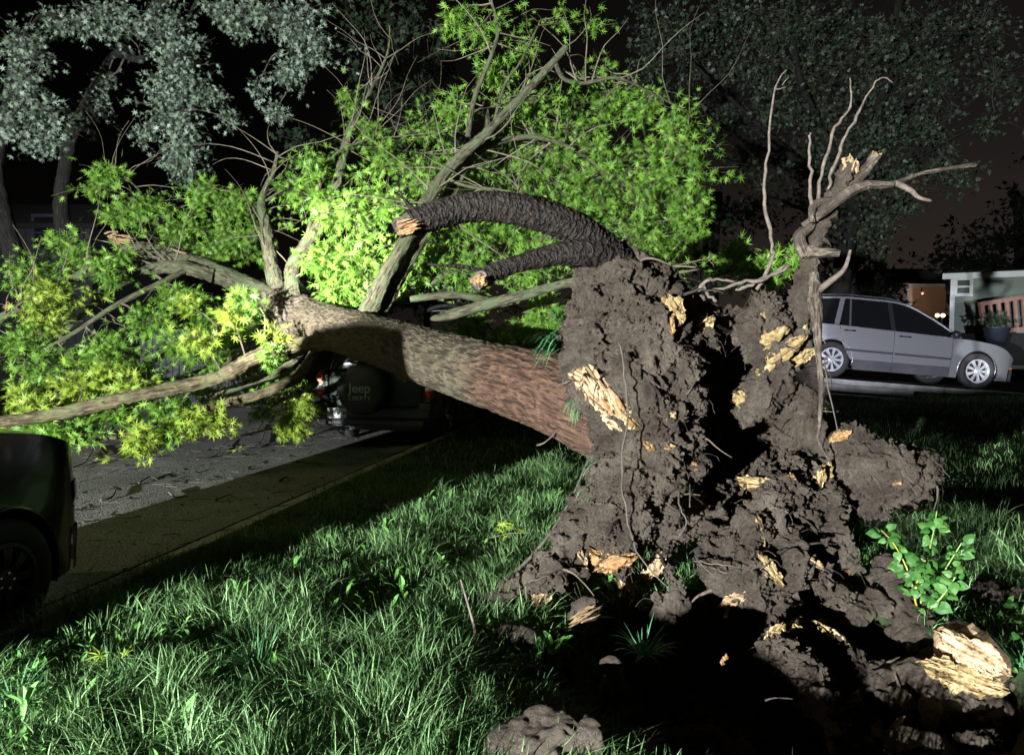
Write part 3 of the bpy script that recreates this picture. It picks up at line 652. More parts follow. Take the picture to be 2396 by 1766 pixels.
def crumble(V, NN, big=0.06, mid=0.03, fine=0.012, seed=0, sc=1.0, calm=()):
    cm = np.ones(len(V))
    for (c, r) in calm: cm *= 1 - .85 * np.exp(-((V - np.array(c)) ** 2).sum(1) / (2 * r * r))
    d = big * fbm(V * 3.2 * sc, 3, seed)
    w = worley(V * 8.5 * sc + fbm(V * 6 * sc, 2, seed + 9)[:, None] * 0.8, seed)
    d += mid * (0.55 - w) * 1.3
    w2 = worley(V * 21 * sc + fbm(V * 15 * sc, 2, seed + 19)[:, None] * 0.9, seed + 3)
    rough = sstep(-0.12, 0.32, fbm(V * 2.1 * sc, 2, seed + 77)) * cm; mid = mid * (.35 + .65 * cm)      # smooth clay against crumbly earth
    d += fine * (0.5 - w2) * 2.2 * (0.2 + rough)
    d += fine * 1.5 * fbm(V * 34 * sc, 3, seed + 8, gain=.7) * (0.35 + rough)
    d -= fine * 1.5 * np.clip(fbm(V * 11 * sc, 3, seed + 31, ridged=True) - .35, 0, 1) / .4 * (.3 + rough)
    cr = fbm(V * np.array((4.5, 4.5, 4.5)) * sc, 4, seed + 5, ridged=True)
    d -= mid * 1.5 * np.clip(cr - 0.42, 0, 1) / 0.3 * 0.6
    return V + NN * d[:, None]
def chain(pts, step=0.45):
    out = []
    for (a, b) in zip(pts[:-1], pts[1:]):
        pa, ra = P(a[0], a[1], a[2]), M(a[3], a[2]); pb, rb = P(b[0], b[1], b[2]), M(b[3], b[2])
        n = max(1, int((pa - pb).length / (min(ra, rb) * step)))
        for k in range(n): t = k / n; out.append((pa.lerp(pb, t), ra + (rb - ra) * t))
    a = pts[-1]; out.append((P(a[0], a[1], a[2]), M(a[3], a[2]))); return out
sph = []
for c in [
 [(1410, 690, 4.75, 82), (1400, 780, 4.65, 88), (1405, 860, 4.65, 92), (1450, 950, 4.55, 90), (1465, 1040, 4.45, 82), (1455, 1130, 4.35, 85), (1450, 1220, 4.2, 92), (1440, 1280, 4.1, 70)],
 [(1400, 640, 4.8, 60), (1450, 680, 4.7, 75), (1530, 730, 4.75, 80), (1600, 770, 4.85, 60), (1640, 790, 4.9, 40)],
 [(1500, 780, 4.6, 95), (1560, 850, 4.65, 85), (1570, 930, 4.6, 85), (1580, 1010, 4.55, 70), (1610, 1080, 4.45, 42)],
 [(1480, 900, 4.5, 90), (1530, 980, 4.45, 85), (1530, 1080, 4.4, 75), (1520, 1180, 4.3, 70), (1550, 1250, 4.25, 50)],
 [(1400, 1180, 4.25, 55), (1360, 1260, 4.15, 60), (1320, 1320, 4.05, 55), (1250, 1365, 3.98, 48), (1190, 1400, 3.93, 46), (1150, 1425, 3.9, 38)],
 [(1560, 1330, 4.05, 26), (1590, 1380, 4.0, 34), (1600, 1420, 3.98, 26)], [(1540, 1400, 4.0, 18), (1550, 1440, 3.98, 28)],
 [(1420, 600, 4.85, 46), (1480, 625, 4.85, 42), (1560, 660, 4.95, 40), (1640, 715, 5.0, 34), (1690, 735, 5.05, 26)],
 # right column
 [(1780, 715, 5.0, 44), (1770, 790, 5.0, 52), (1800, 860, 4.95, 60), (1780, 930, 4.9, 52), (1760, 960, 4.9, 34)],
 [(1820, 790, 5.05, 62), (1860, 790, 5.05, 52), (1880, 770, 5.1, 36)],
 [(1830, 930, 5.0, 52), (1880, 960, 5.0, 50), (1900, 1020, 4.95, 42), (1880, 1060, 4.9, 40), (1900, 1110, 4.8, 40)],
 [(1600, 705, 5.0, 30), (1660, 728, 5.12, 26), (1720, 735, 5.15, 24), (1775, 725, 5.1, 30)],
 # behind the voids
 [(1640, 860, 5.5, 100), (1720, 950, 6.0, 140), (1740, 1060, 5.9, 130), (1690, 1150, 5.5, 120), (1720, 1210, 4.95, 90)], [(1840, 870, 5.6, 80), (1860, 1000, 5.7, 85)],
 # right lump
 [(1985, 1035, 4.75, 42), (2020, 1090, 4.7, 80), (2075, 1105, 4.7, 84), (2130, 1090, 4.75, 62), (2180, 1105, 4.8, 34)], [(1990, 1150, 4.65, 60), (2040, 1180, 4.65, 45)], [(2150, 1150, 4.75, 30), (2130, 1175, 4.7, 24)], [(1930, 1090, 4.8, 40), (1985, 1090, 4.75, 60)],
 # lower fan of flared roots
 [(1850, 1110, 4.7, 48), (1830, 1160, 4.4, 55), (1790, 1200, 4.2, 55), (1740, 1270, 4.1, 66), (1730, 1340, 4.0, 74), (1760, 1390, 3.95, 60)],
 [(1790, 1200, 4.25, 40), (1830, 1270, 4.15, 62), (1840, 1350, 4.05, 66), (1830, 1420, 3.95, 52)],
 [(1900, 1130, 4.6, 45), (1940, 1210, 4.4, 40), (1975, 1280, 4.3, 34), (2000, 1320, 4.2, 22)],
 [(1880, 1210, 4.4, 45), (1910, 1290, 4.25, 42), (1920, 1350, 4.15, 40), (1930, 1400, 4.1, 26)],
 [(1680, 1250, 4.2, 30), (1650, 1300, 4.1, 40), (1690, 1370, 4.0, 45), (1730, 1420, 3.92, 45), (1790, 1440, 3.9, 40)], [(1600, 1240, 4.25, 26), (1680, 1210, 4.4, 36)],
 [(1870, 1430, 3.95, 45), (1930, 1440, 3.95, 34), (1975, 1400, 4.0, 26)], [(1960, 1460, 3.9, 22), (2000, 1420, 4.0, 18)],
 [(1840, 1460, 3.7, 40), (1820, 1510, 3.5, 58), (1850, 1560, 3.4, 58), (1910, 1620, 3.25, 48), (1960, 1690, 3.1, 40), (1990, 1760, 2.95, 38)],
 [(1930, 1480, 3.7, 26), (2000, 1540, 3.55, 38), (2050, 1600, 3.4, 46), (2110, 1670, 3.2, 52)],
]: sph += chain(c)
V, NN, F = blobmesh(sph, 0.0106, 4)
V = crumble(V, NN, 0.070, 0.046, 0.018, 2, calm=[(P(1440, 1150, 4.1), .20), (P(1500, 1080, 4.15), .14), (P(1730, 1320, 3.8), .16), (P(1840, 1540, 3.2), .15), (P(2080, 1100, 4.4), .15), (P(1500, 800, 4.2), .13), (P(1560, 800, 4.3), .10)])
ball = mk('root_ball', V, F, MT['soil'], tree, True)
ball['label'] = 'mass of brown soil packed between the torn roots'
bvh = BVHTree.FromPolygons([tuple(v) for v in V], [tuple(f) for f in F.tolist()])
ORG = Vector((0, 0, EYE))
def hit(px, py):
    d = (P(px, py, 5.0) - ORG).normalized()
    loc, n, i, dist = bvh.ray_cast(ORG, d)
    return (loc, n) if loc else (P(px, py, 4.3), Vector((0, -1, 0)))
def splinters(center, nrm, ang, ln, wd, n, mat, name='torn_wood', parent=None, thick=0.012, proud=0.02, rag=0.5, sd=1):
    """a torn wood face: many long jagged fibres lying side by side"""
    r = random.Random(sd); mb = MB()
    R_ = Vector((1, 0, 0)); U_ = Vector((0, sp_, cp))
    d = (R_ * math.cos(ang) + U_ * math.sin(ang)); nrm = nrm.normalized()
    d = (d - nrm * d.dot(nrm)).normalized(); w = nrm.cross(d)
    for k in range(n):
        off = (r.random() - .5); l = ln * (1 - 1.2 * abs(off) ** 1.5) * r.uniform(.35, 1.0)
        c = center + w * off * wd + d * (r.random() - .5) * (ln - l) * 1.0 + nrm * (proud * r.uniform(-.4, 1.0))
        dd = (d + w * r.uniform(-.09, .09) * (1 + rag) + nrm * r.uniform(-.12, .12)).normalized(); ww = nrm.cross(dd).normalized(); nn = dd.cross(ww)
        wk = wd / n * r.uniform(1.2, 3.2) + .002; tk = thick * r.uniform(.5, 1.4); m_ = 5; v = []
        for j in range(m_):
            t = j / (m_ - 1); q = c + dd * (t - .5) * l + nn * math.sin(t * 3.1 + k) * .006 + ww * r.uniform(-.25, .25) * wk
            s = (1.0, 1.0, .9, .75, .12)[j] * r.uniform(.75, 1.1); 
            if j == 0: s = r.uniform(.1, .9)
            v += [q + ww * wk * s * .5, q + nn * tk * s, q - ww * wk * s * .5, q - nn * tk * s]
        f = []
        for j in range(m_ - 1):
            for i in range(4): f.append((j * 4 + i, j * 4 + (i + 1) % 4, (j + 1) * 4 + (i + 1) % 4, (j + 1) * 4 + i))
        f += [(3, 2, 1, 0), (16, 17, 18, 19)]
        mb.add(v, f)
    return mb.build(name, mat, parent)
def torn_face(center, nrm, ang, ln, wd, mat, parent=None, name='torn_wood', sd=1, relief=.02, proud=.012, depth=.04):
    """a slab of torn wood: ragged outline, deep long fibres, broken steps across the grain"""
    R_ = Vector((1, 0, 0)); U_ = Vector((0, sp_, cp)); d = (R_ * math.cos(ang) + U_ * math.sin(ang)); nrm = nrm.normalized()
    d = (d - nrm * d.dot(nrm)).normalized(); w = nrm.cross(d); nu, nv = 56, 30
    u, v = np.meshgrid(np.linspace(-.5, .5, nu), np.linspace(-.5, .5, nv), indexing='ij'); u = u.ravel(); v = v.ravel(); o0 = np.full_like(u, sd * 5.3)
    prof = np.clip(1 - np.abs(2 * u) ** 2.2, 0, 1) ** .5 * (1 + .9 * fbm(np.stack([u * 9, np.sign(v), o0], -1), 4, sd, gain=.7)); shift = .35 * fbm(np.stack([u * 3, o0, o0], -1), 2, sd + 3)
    rag = .35 * fbm(np.stack([v * 22, np.sign(u) * 3, o0], -1), 3, sd + 5, gain=.8)
    lx = (u * (1 + 0) + rag * np.abs(2 * u)) * ln; ly = (v * prof + shift * .5) * wd * 1.1
    q = np.stack([lx / ln * 3.0, ly * 110, o0], -1); fib = fbm(q, 4, sd + 7, gain=.65)
    step = np.floor(2.2 * (fbm(np.stack([lx * 9, ly * 22, o0], -1), 2, sd + 9) + 1)) * .5 - .9
    h = relief * (fib * .9 + step * .55 + .6 * fbm(np.stack([lx * 12, ly * 30, o0], -1), 2, sd + 11))
    edge = np.minimum(1 - np.abs(2 * u), 1 - np.abs(2 * v)); z = np.where(edge < 1e-6, -depth, proud + h)
    C = np.array(center); V = C + lx[:, None] * np.array(d) + ly[:, None] * np.array(w) + z[:, None] * np.array(nrm)
    idx = np.arange(nu * nv).reshape(nu, nv); F = np.stack([idx[:-1, :-1], idx[1:, :-1], idx[1:, 1:], idx[:-1, 1:]], -1).reshape(-1, 4)
    return mk(name, V, F, mat, parent, attr={'h': fib * 1.4 + step * .3})
# torn wood faces on the root ball: px, py, angle, length px, width px, count, material
for i, (a, b, an, ln, wd, n, m_) in enumerate([
 (1395, 905, -50, 120, 48, 26, 'woodpale'), (1425, 950, -52, 150, 60, 30, 'woodpale'), (1455, 965, -50, 130, 34, 20, 'wood'), (1475, 990, -60, 70, 36, 14, 'woodyellow'), (1365, 880, -30, 60, 40, 12, 'woodpale'),
 (1580, 725, -70, 70, 44, 14, 'woodyellow'), (1572, 760, -85, 40, 16, 7, 'wood'), (1645, 755, 30, 50, 34, 12, 'woodyellow'), (1810, 790, 30, 70, 30, 10, 'woodyellow'), (1830, 830, 40, 130, 34, 18, 'woodyellow'), (1855, 850, 35, 100, 28, 14, 'woodyellow'),
 (1870, 800, 65, 70, 20, 8, 'woodyellow'), (1800, 800, -50, 50, 22, 8, 'wood'), (1787, 735, 78, 44, 14, 6, 'woodyellow'), (1712, 880, -20, 34, 20, 7, 'wood'), (1735, 935, -40, 48, 34, 12, 'woodyellow'), (1570, 970, 40, 26, 14, 5, 'woodpale'), (1520, 1045, -40, 36, 16, 6, 'wood'), (1560, 1045, 10, 34, 12, 5, 'wood'),
 (1625, 1090, -70, 22, 12, 4, 'wood'), (1770, 1130, -28, 80, 28, 12, 'woodyellow'), (1735, 1145, -20, 60, 14, 7, 'woodyellow'), (1848, 1120, -10, 26, 22, 6, 'wood'), (1930, 1110, 65, 60, 30, 12, 'woodyellow'), (1915, 1140, 75, 80, 20, 9, 'woodyellow'), (1965, 1020, 30, 50, 20, 8, 'wood'),
 (1785, 1270, -72, 110, 16, 8, 'woodyellow'), (1808, 1335, -50, 90, 26, 12, 'woodyellow'), (1905, 1310, -42, 66, 16, 7, 'woodpale'), (1720, 1400, 25, 70, 30, 11, 'woodpale'), (1705, 1415, 80, 60, 14, 6, 'woodpale'),
 (1400, 1310, -55, 60, 40, 12, 'wood'), (1440, 1315, 20, 90, 40, 16, 'wood'), (1360, 1300, -60, 50, 14, 6, 'woodpale'), (1470, 1400, 85, 130, 40, 20, 'woodpale'), (1530, 1330, 35, 60, 40, 12, 'woodpale'), (1545, 1290, 60, 34, 16, 6, 'woodpale'),
 (1260, 1395, 40, 60, 34, 12, 'woodpale'), (1950, 1490, -32, 100, 22, 10, 'woodyellow'), (1930, 1500, -45, 80, 14, 8, 'wood'), (1812, 1480, 60, 60, 22, 8, 'woodyellow'), (2000, 1340, -15, 40, 10, 5, 'wood'), (2100, 1130, 10, 20, 12, 4, 'wood'), (1980, 1180, -50, 26, 10, 4, 'woodyellow'), (1870, 1470, -30, 36, 12, 5, 'woodyellow')]):
    loc, nn_ = hit(a, b); Y = loc.y
    nn_ = (nn_ * .7 + Vector((-.15, -.8, .1))).normalized()
    torn_face(loc, nn_, math.radians(an), M(ln, Y), M(wd, Y), MT[m_], tree, sd=i + 3, relief=.012 + M(wd, Y) * .16, proud=-.002)
    if ln > 30: splinters(loc, nn_, math.radians(an), M(ln, Y) * .9, M(wd, Y) * .8, max(4, n // 3), MT[m_], parent=tree, proud=0.022, sd=i + 3, name='wood_fibres')
OCT = (np.array([(1, 0, 0), (-1, 0, 0), (0, 1, 0), (0, -1, 0), (0, 0, 1), (0, 0, -1)], float), np.array([(0, 2, 4), (2, 1, 4), (1, 3, 4), (3, 0, 4), (2, 0, 5), (1, 2, 5), (3, 1, 5), (0, 3, 5)]))
def crumbs_on(V_, N_, n, parent, seed, smax=.016, mat='soil'):
    r = np.random.RandomState(seed); w = sstep(-.25, .25, fbm(V_ * 3.0, 2, seed + 5)) + .12; w = w * (N_[:, 1] < .5); w /= w.sum()
    j = r.choice(len(V_), n, p=w); sz = np.clip(r.gamma(2.0, smax * .2, n), .003, smax); R_ = frames(r.normal(size=(n, 3)), r.normal(size=(n, 3))) * (1 + r.uniform(-.4, .4, (n, 1, 3)))
    Vc, Fc = scatter(OCT[0], OCT[1], V_[j] + N_[j] * (sz * .3)[:, None] + r.normal(size=(n, 3)) * .003, R_, sz); o = mk('soil_crumbs', Vc, Fc, MT[mat], parent); o['kind'] = 'stuff'; return o
crumbs_on(V, NN, 21000, tree, 5)
hb = MB(); r_ = random.Random(31); cand = [j for j in (r_.randrange(len(V)) for _ in range(2600)) if NN[j][1] < .3][:900]
for j in cand:
    p = Vector(V[j]); d = (Vector(NN[j]) * .8 + Vector((r_.uniform(-.8, .8), r_.uniform(-.5, .3), r_.uniform(-1, .3)))).normalized(); L_ = r_.uniform(.03, .16); q = [(p - Vector(NN[j]) * .01, r_.uniform(.0008, .0022))]; cur = p.copy()
    for m in range(4):
        d = (d + Vector((r_.uniform(-.5, .5), r_.uniform(-.4, .4), r_.uniform(-.7, .15)))).normalized(); cur = cur + d * L_ / 4; q.append((cur.copy(), .0007))
    a_, b_ = tube_vf(q, 3, cap=False); hb.add(a_, b_)
o = hb.build('fine_roots', MT['shoot'], tree); o['kind'] = 'stuff'
# thin torn roots sticking out of the earth
rr_ = random.Random(77); nv_ = len(V)
for k in range(110):
    j = rr_.randrange(nv_); p = Vector(V[j]); n_ = Vector(NN[j])
    if n_.y > .35: continue
    L_ = rr_.uniform(.06, .30); r0 = rr_.uniform(.003, .011) * (1 if L_ > .12 else .8); d = (n_ + Vector((rr_.uniform(-.6, .6), rr_.uniform(-.5, .2), rr_.uniform(-.7, .4)))).normalized(); q = [(p - n_ * .03, r0)]; cur = p.copy()
    for m in range(5):
        d = (d + Vector((rr_.uniform(-.35, .35), rr_.uniform(-.3, .3), rr_.uniform(-.45, .2)))).normalized(); cur = cur + d * L_ / 5; q.append((cur.copy(), r0 * (1 - m / 5.5)))
    v, f = tube_vf(spline(q, 3), 6, .15); mk('rootlet', v, f, MT['rootpale' if rr_.random() < .6 else 'rootbark'] if r0 > .005 else MT['shoot'], tree, True)

# main torn roots
def root(pts, mat, sides=40, amp=0.010, name='root', freq=26, st_=1.6, seed=0, big=0.06, n=20, cap=True):
    if mat == 'rootpale' and sides <= 30: st_ = .5; big = .22; amp = max(amp, .005)
    return bark_tube(name, PA(pts, n), sides, MT[mat], tree, amp, freq, st_, seed=seed, big=big, cap=cap)
root([(1470, 640, 4.8, .10), (1420, 590, 4.75, .105), (1370, 550, 4.65, .105), (1300, 515, 4.55, .098), (1210, 490, 4.45, .09), (1130, 483, 4.4, .085), (1060, 492, 4.35, .082), (1000, 510, 4.3, .080), (962, 524, 4.28, .078)], 'rootbark', 72, 0.007, freq=30, st_=1.6, seed=70, big=0.06, n=26)
root([(980, 517, 4.29, .062), (940, 532, 4.26, .058), (928, 538, 4.25, .05)], 'rootpale', 40, 0.008, freq=30, st_=.2, seed=3, name='root_core')
root([(1430, 600, 4.75, .11), (1370, 590, 4.6, .09), (1290, 598, 4.5, .065), (1220, 615, 4.4, .052), (1160, 635, 4.32, .05), (1125, 655, 4.28, .055)], 'rootbark', 52, 0.008, freq=30, st_=1.6, seed=71)
root([(1135, 650, 4.29, .045), (1110, 668, 4.26, .04)], 'rootpale', 30, 0.008, seed=72, name='root_core')
root([(985, 505, 4.3, .018), (960, 485, 4.3, .016), (945, 465, 4.3, .009), (922, 450, 4.3, .006)], 'rootbark', 12, 0.003, seed=73, name='rootlet')
root([(1140, 640, 4.3, .016), (1090, 625, 4.25, .012), (1040, 622, 4.2, .009), (1000, 618, 4.2, .006)], 'rootbark', 10, 0.003, seed=74, name='rootlet')
# upright root with broken top
us = chain([(1845, 830, 5.05, 46), (1862, 760, 5.03, 42), (1876, 700, 5.0, 36), (1888, 640, 4.97, 30), (1900, 575, 4.95, 24), (1930, 510, 4.93, 21), (1955, 460, 4.92, 23), (1975, 415, 4.9, 23), (1986, 392, 4.9, 18)]) + chain([(1890, 592, 4.9, 13), (1925, 590, 4.87, 11), (1955, 593, 4.84, 8)]) + chain([(1935, 560, 4.93, 7), (1948, 585, 4.93, 4)])
V2, NN2, F2 = blobmesh(us, .0075, 3); V2 = crumble(V2, NN2, .03, .016, .011, 31, 1.5); mk('root', V2, F2, MT['soil'], tree, True)
root([(1990, 440, 4.9, .04), (2020, 405, 4.9, .036), (2050, 365, 4.9, .034)], 'rootpale', 26, 0.008, seed=81)
root([(1880, 530, 4.9, .03), (1920, 500, 4.85, .035), (1970, 460, 4.8, .035), (2020, 435, 4.8, .028), (2090, 430, 4.8, .02), (2160, 405, 4.85, .017), (2285, 385, 4.9, .012)], 'rootpale', 18, 0.004, seed=82)
root([(2095, 428, 4.8, .018), (2130, 445, 4.75, .017), (2150, 462, 4.7, .012), (2178, 470, 4.7, .008)], 'shoot', 10, 0.002, seed=83, name='rootlet')
root([(1955, 470, 4.85, .03), (1905, 480, 4.85, .028), (1900, 520, 4.82, .02)], 'rootpale', 16, 0.004, seed=84, name='rootlet')
root([(1885, 600, 4.9, .035), (1870, 555, 4.9, .04), (1895, 530, 4.9, .03), (1905, 500, 4.9, .03), (1920, 480, 4.88, .028)], 'rootpale', 18, 0.005, seed=85, name='rootlet')
root([(1890, 590, 4.9, .045), (1930, 590, 4.85, .036), (1966, 593, 4.8, .022)], 'rootpale', 22, 0.008, seed=86, name='rootlet')
root([(1905, 700, 4.8, .05), (1912, 760, 4.75, .032), (1915, 830, 4.7, .024), (1922, 900, 4.65, .020), (1918, 990, 4.6, .012), (1915, 1030, 4.6, .009), (1945, 1085, 4.55, .006)], 'rootpale', 18, 0.006, seed=87)
root([(1905, 640, 4.85, .035), (1908, 700, 4.8, .04), (1910, 730, 4.8, .035)], 'rootpale', 20, 0.008, seed=91)
root([(1908, 685, 4.8, .025), (1940, 660, 4.8, .022), (1975, 630, 4.8, .015), (1990, 585, 4.8, .009)], 'shoot', 12, 0.003, seed=88, name='rootlet')
for i, pts in enumerate([
 [(1800, 620, 4.85, .012), (1808, 575, 4.85, .012), (1790, 480, 4.85, .010), (1795, 380, 4.85, .009), (1812, 220, 4.85, .006), (1840, 162, 4.85, .004)],
 [(1770, 680, 4.9, .012), (1800, 620, 4.85, .012), (1810, 590, 4.85, .01)],
 [(1895, 510, 4.85, .014), (1897, 420, 4.85, .012), (1893, 345, 4.85, .009), (1898, 310, 4.85, .006)],
 [(1910, 480, 4.85, .013), (1925, 390, 4.85, .011), (1955, 300, 4.85, .009), (1988, 250, 4.85, .007), (1990, 182, 4.85, .004)],
 [(1940, 440, 4.85, .016), (1948, 395, 4.85, .014), (1975, 330, 4.85, .010), (2010, 260, 4.85, .008), (2040, 205, 4.85, .006), (2065, 182, 4.85, .004), (2090, 195, 4.85, .002)],
 [(1815, 210, 4.85, .004), (1840, 205, 4.85, .003)], [(1830, 200, 4.85, .003), (1846, 180, 4.85, .002)],
 [(1650, 690, 4.8, .02), (1720, 665, 4.8, .02), (1790, 650, 4.8, .014), (1850, 622, 4.8, .008)],
 [(1720, 680, 4.9, .016), (1770, 660, 4.85, .012), (1840, 620, 4.8, .006)],
 [(1645, 700, 4.8, .022), (1640, 672, 4.75, .018), (1665, 655, 4.75, .010), (1720, 658, 4.75, .005)],
 [(1645, 665, 4.75, .012), (1655, 690, 4.7, .020), (1680, 708, 4.65, .016)],
 [(1448, 800, 4.28, .005), (1462, 880, 4.2, .005), (1468, 980, 4.12, .005), (1455, 1080, 4.05, .005), (1462, 1180, 3.98, .005), (1490, 1290, 3.95, .005), (1560, 1370, 3.9, .004)],
 [(1590, 1110, 4.3, .005), (1590, 1180, 4.15, .005), (1606, 1220, 4.1, .004), (1588, 1258, 4.1, .003)], [(1612, 1110, 4.3, .003), (1615, 1185, 4.2, .003)],
 [(1640, 880, 4.5, .004), (1620, 905, 4.4, .004), (1605, 925, 4.4, .003)],
 [(1620, 1310, 4.0, .005), (1680, 1320, 3.85, .004), (1740, 1330, 3.8, .003)], [(1635, 1320, 4.0, .005), (1700, 1340, 3.85, .003)], [(1625, 1300, 4.0, .005), (1672, 1350, 3.85, .003)],
 [(1885, 1520, 3.4, .005), (1915, 1545, 3.3, .004), (1925, 1590, 3.2, .003)], [(1255, 1040, 5.0, .006), (1300, 1010, 4.9, .006), (1318, 900, 4.85, .005), (1310, 850, 4.8, .004)],
 [(2190, 1080, 4.6, .003), (2222, 1115, 4.6, .002)], [(1960, 1010, 4.6, .004), (1930, 850, 4.7, .004), (1950, 840, 4.7, .003)]]):
    _w = random.Random(i + 400); _p = [(q[0] + Vector((_w.uniform(-1, 1), _w.uniform(-1, 1), _w.uniform(-1, 1))) * min(.010, q[1] * 1.2), min(q[1], .011) * _w.uniform(.8, 1.25)) for q in PA(pts, 5)]
    v, f = tube_vf(_p, 7, .3); mk('rootlet', v, f, MT['shoot'] if i < 11 else MT['darktwig'], tree, True)
# broken top of the upright root
tl = P(1990, 385, 4.88)
splinters(tl, Vector((0, -1, .3)), math.radians(70), .14, .12, 12, MT['woodpale'], parent=tree, thick=.01, sd=90)
splinters(P(2050, 362, 4.88), Vector((.3, -1, .2)), math.radians(50), .06, .05, 7, MT['wood'], parent=tree, thick=.008, sd=91)
splinters(P(285, 562, 11.4), Vector((0, -1, .1)), math.radians(-10), .38, .16, 14, MT['woodpale'], parent=tree, thick=.025, sd=92)
splinters(P(262, 548, 11.5), Vector((0, -1, .1)), math.radians(20), .22, .10, 9, MT['woodpale'], parent=tree, thick=.02, sd=93)
splinters(P(420, 590, 11.28), Vector((0, -1, .4)), math.radians(-20), .34, .04, 7, MT['woodpale'], parent=tree, thick=.01, sd=94)
splinters(P(18, 716, 10.0), Vector((0, -1, 0)), math.radians(60), .12, .08, 8, MT['wood'], parent=tree, thick=.01, sd=95)
splinters(P(955, 530, 4.17), Vector((-.2, -1, 0)), math.radians(15), .15, .09, 16, MT['wood'], parent=tree, thick=.005, sd=96)
splinters(P(1120, 655, 4.2), Vector((-.2, -1, 0)), math.radians(80), .07, .09, 9, MT['wood'], parent=tree, thick=.006, sd=97)
# grass still growing on the edge of the root plate
def blade_mesh(base, direc, L, w, droop, seg=4):
    v = []; d = Vector(direc).normalized(); side = d.cross(Vector((0, 0, 1)))
    side = side.normalized() if side.length > .01 else Vector((1, 0, 0)); p = Vector(base)
    for j in range(seg + 1):
        t = j / seg; ww = w * (1 - t ** 1.6) * .5 + .0003
        v += [p + side * ww, p - side * ww]; d = (d + Vector((0, 0, -droop / seg))).normalized(); p = p + d * L / seg
    return v, [(2 * j, 2 * j + 1, 2 * j + 3, 2 * j + 2) for j in range(seg)]
for i, (a, b, Y, n, L, lean) in enumerate([(1300, 800, 4.62, 46, .20, (-1, -.3, .35)), (1312, 650, 4.7, 24, .12, (-1, 0, .2)), (1312, 730, 4.65, 26, .11, (-1, 0, .1)), (1345, 950, 4.6, 22, .12, (-.7, -.5, -.3)), (1390, 1080, 4.35, 12, .1, (-1, -.3, .3)), (1375, 1150, 4.2, 12, .1, (-1, -.3, .3))]):
    mb = MB(); r = random.Random(i)
    for k in range(n):
        p = P(a, b, Y) + Vector((r.uniform(-.03, .03), r.uniform(-.05, .05), r.uniform(-.06, .06) * (2 if i in (1, 2) else 1)))
        v, f = blade_mesh(p, Vector(lean) + Vector((r.uniform(-.6, .6), r.uniform(-.6, .6), r.uniform(-.6, .6))), L * r.uniform(.5, 1.2), .007, r.uniform(.6, 2.4)); mb.add(v, f)
    mb.build('grass_tuft', MT['tuft'], tree)

# ------------------------------------------------------------------ loose clods, wood and sticks round the pit
def clod(label, pts, seed, mat='soil', voxel=0.010, big=.05, mid=.035, fine=.015, name='soil_clod', cat='soil clod', group='clods thrown up round the pit'):
    s = chain(pts); V, NN, F = blobmesh(s, voxel, 3); V = crumble(V, NN, big, mid, fine, seed)
    o = mk(name, V - np.array(s[0][0]), F, MT[mat], None, True); o.location = s[0][0]
    return props(o, label, cat, group)
clod('broad clod of crumbly earth at the lower edge of the lawn, left of the pit', [(1200, 1745, 2.45, 55), (1280, 1715, 2.5, 70), (1350, 1730, 2.45, 60), (1260, 1800, 2.4, 95)], 5)
clod('small upright clod lit at the near rim of the pit', [(1430, 1570, 2.95, 30), (1440, 1610, 2.92, 34), (1425, 1650, 2.9, 26)], 6, big=.03)
clod('dark clod under the tip of the lowest root beside the lawn', [(1165, 1510, 3.5, 28), (1220, 1500, 3.5, 34), (1130, 1490, 3.55, 20)], 7, big=.03)
clod('earth clod carrying the pale splinter left of the hanging root', [(1350, 1430, 3.75, 30), (1390, 1420, 3.75, 28), (1330, 1440, 3.72, 22)], 8, big=.03)
clod('bank of rough earth under the leafy sapling', [(2080, 1350, 4.2, 50), (2110, 1400, 4.1, 70), (2130, 1470, 3.9, 60), (2170, 1530, 3.75, 60), (2180, 1560, 3.6, 50)], 9)
clod('rounded stony clod at the left foot of the sapling bank', [(2070, 1420, 3.95, 26), (2050, 1400, 4.0, 22), (2000, 1440, 3.9, 26), (1985, 1455, 3.85, 18)], 10, big=.03)
clod('long heap of earth below the pale wood block', [(2060, 1620, 3.35, 50), (2140, 1600, 3.35, 55), (2220, 1620, 3.3, 55), (2290, 1650, 3.2, 42), (2320, 1660, 3.15, 30), (2180, 1660, 3.2, 60)], 11)
clod('flat clod at the bottom edge, right of the pit', [(2110, 1740, 2.85, 40), (2180, 1750, 2.8, 34)], 12, big=.03)
clod('pointed clod at the bottom right corner', [(2260, 1740, 2.85, 36), (2310, 1735, 2.85, 40), (2330, 1780, 2.8, 44)], 13, big=.03)
clod('low dark clod among the ground cover right of the sapling', [(2300, 1380, 4.1, 30), (2360, 1390, 4.1, 34), (2390, 1400, 4.1, 30)], 14, big=.03)
clod('clod in the ground cover behind the pale wood block', [(2260, 1480, 3.75, 22), (2280, 1500, 3.7, 22)], 15, big=.02)
clod('clod at the right edge beside the trailing weeds', [(2380, 1640, 3.3, 22), (2400, 1690, 3.2, 26)], 16, big=.02)
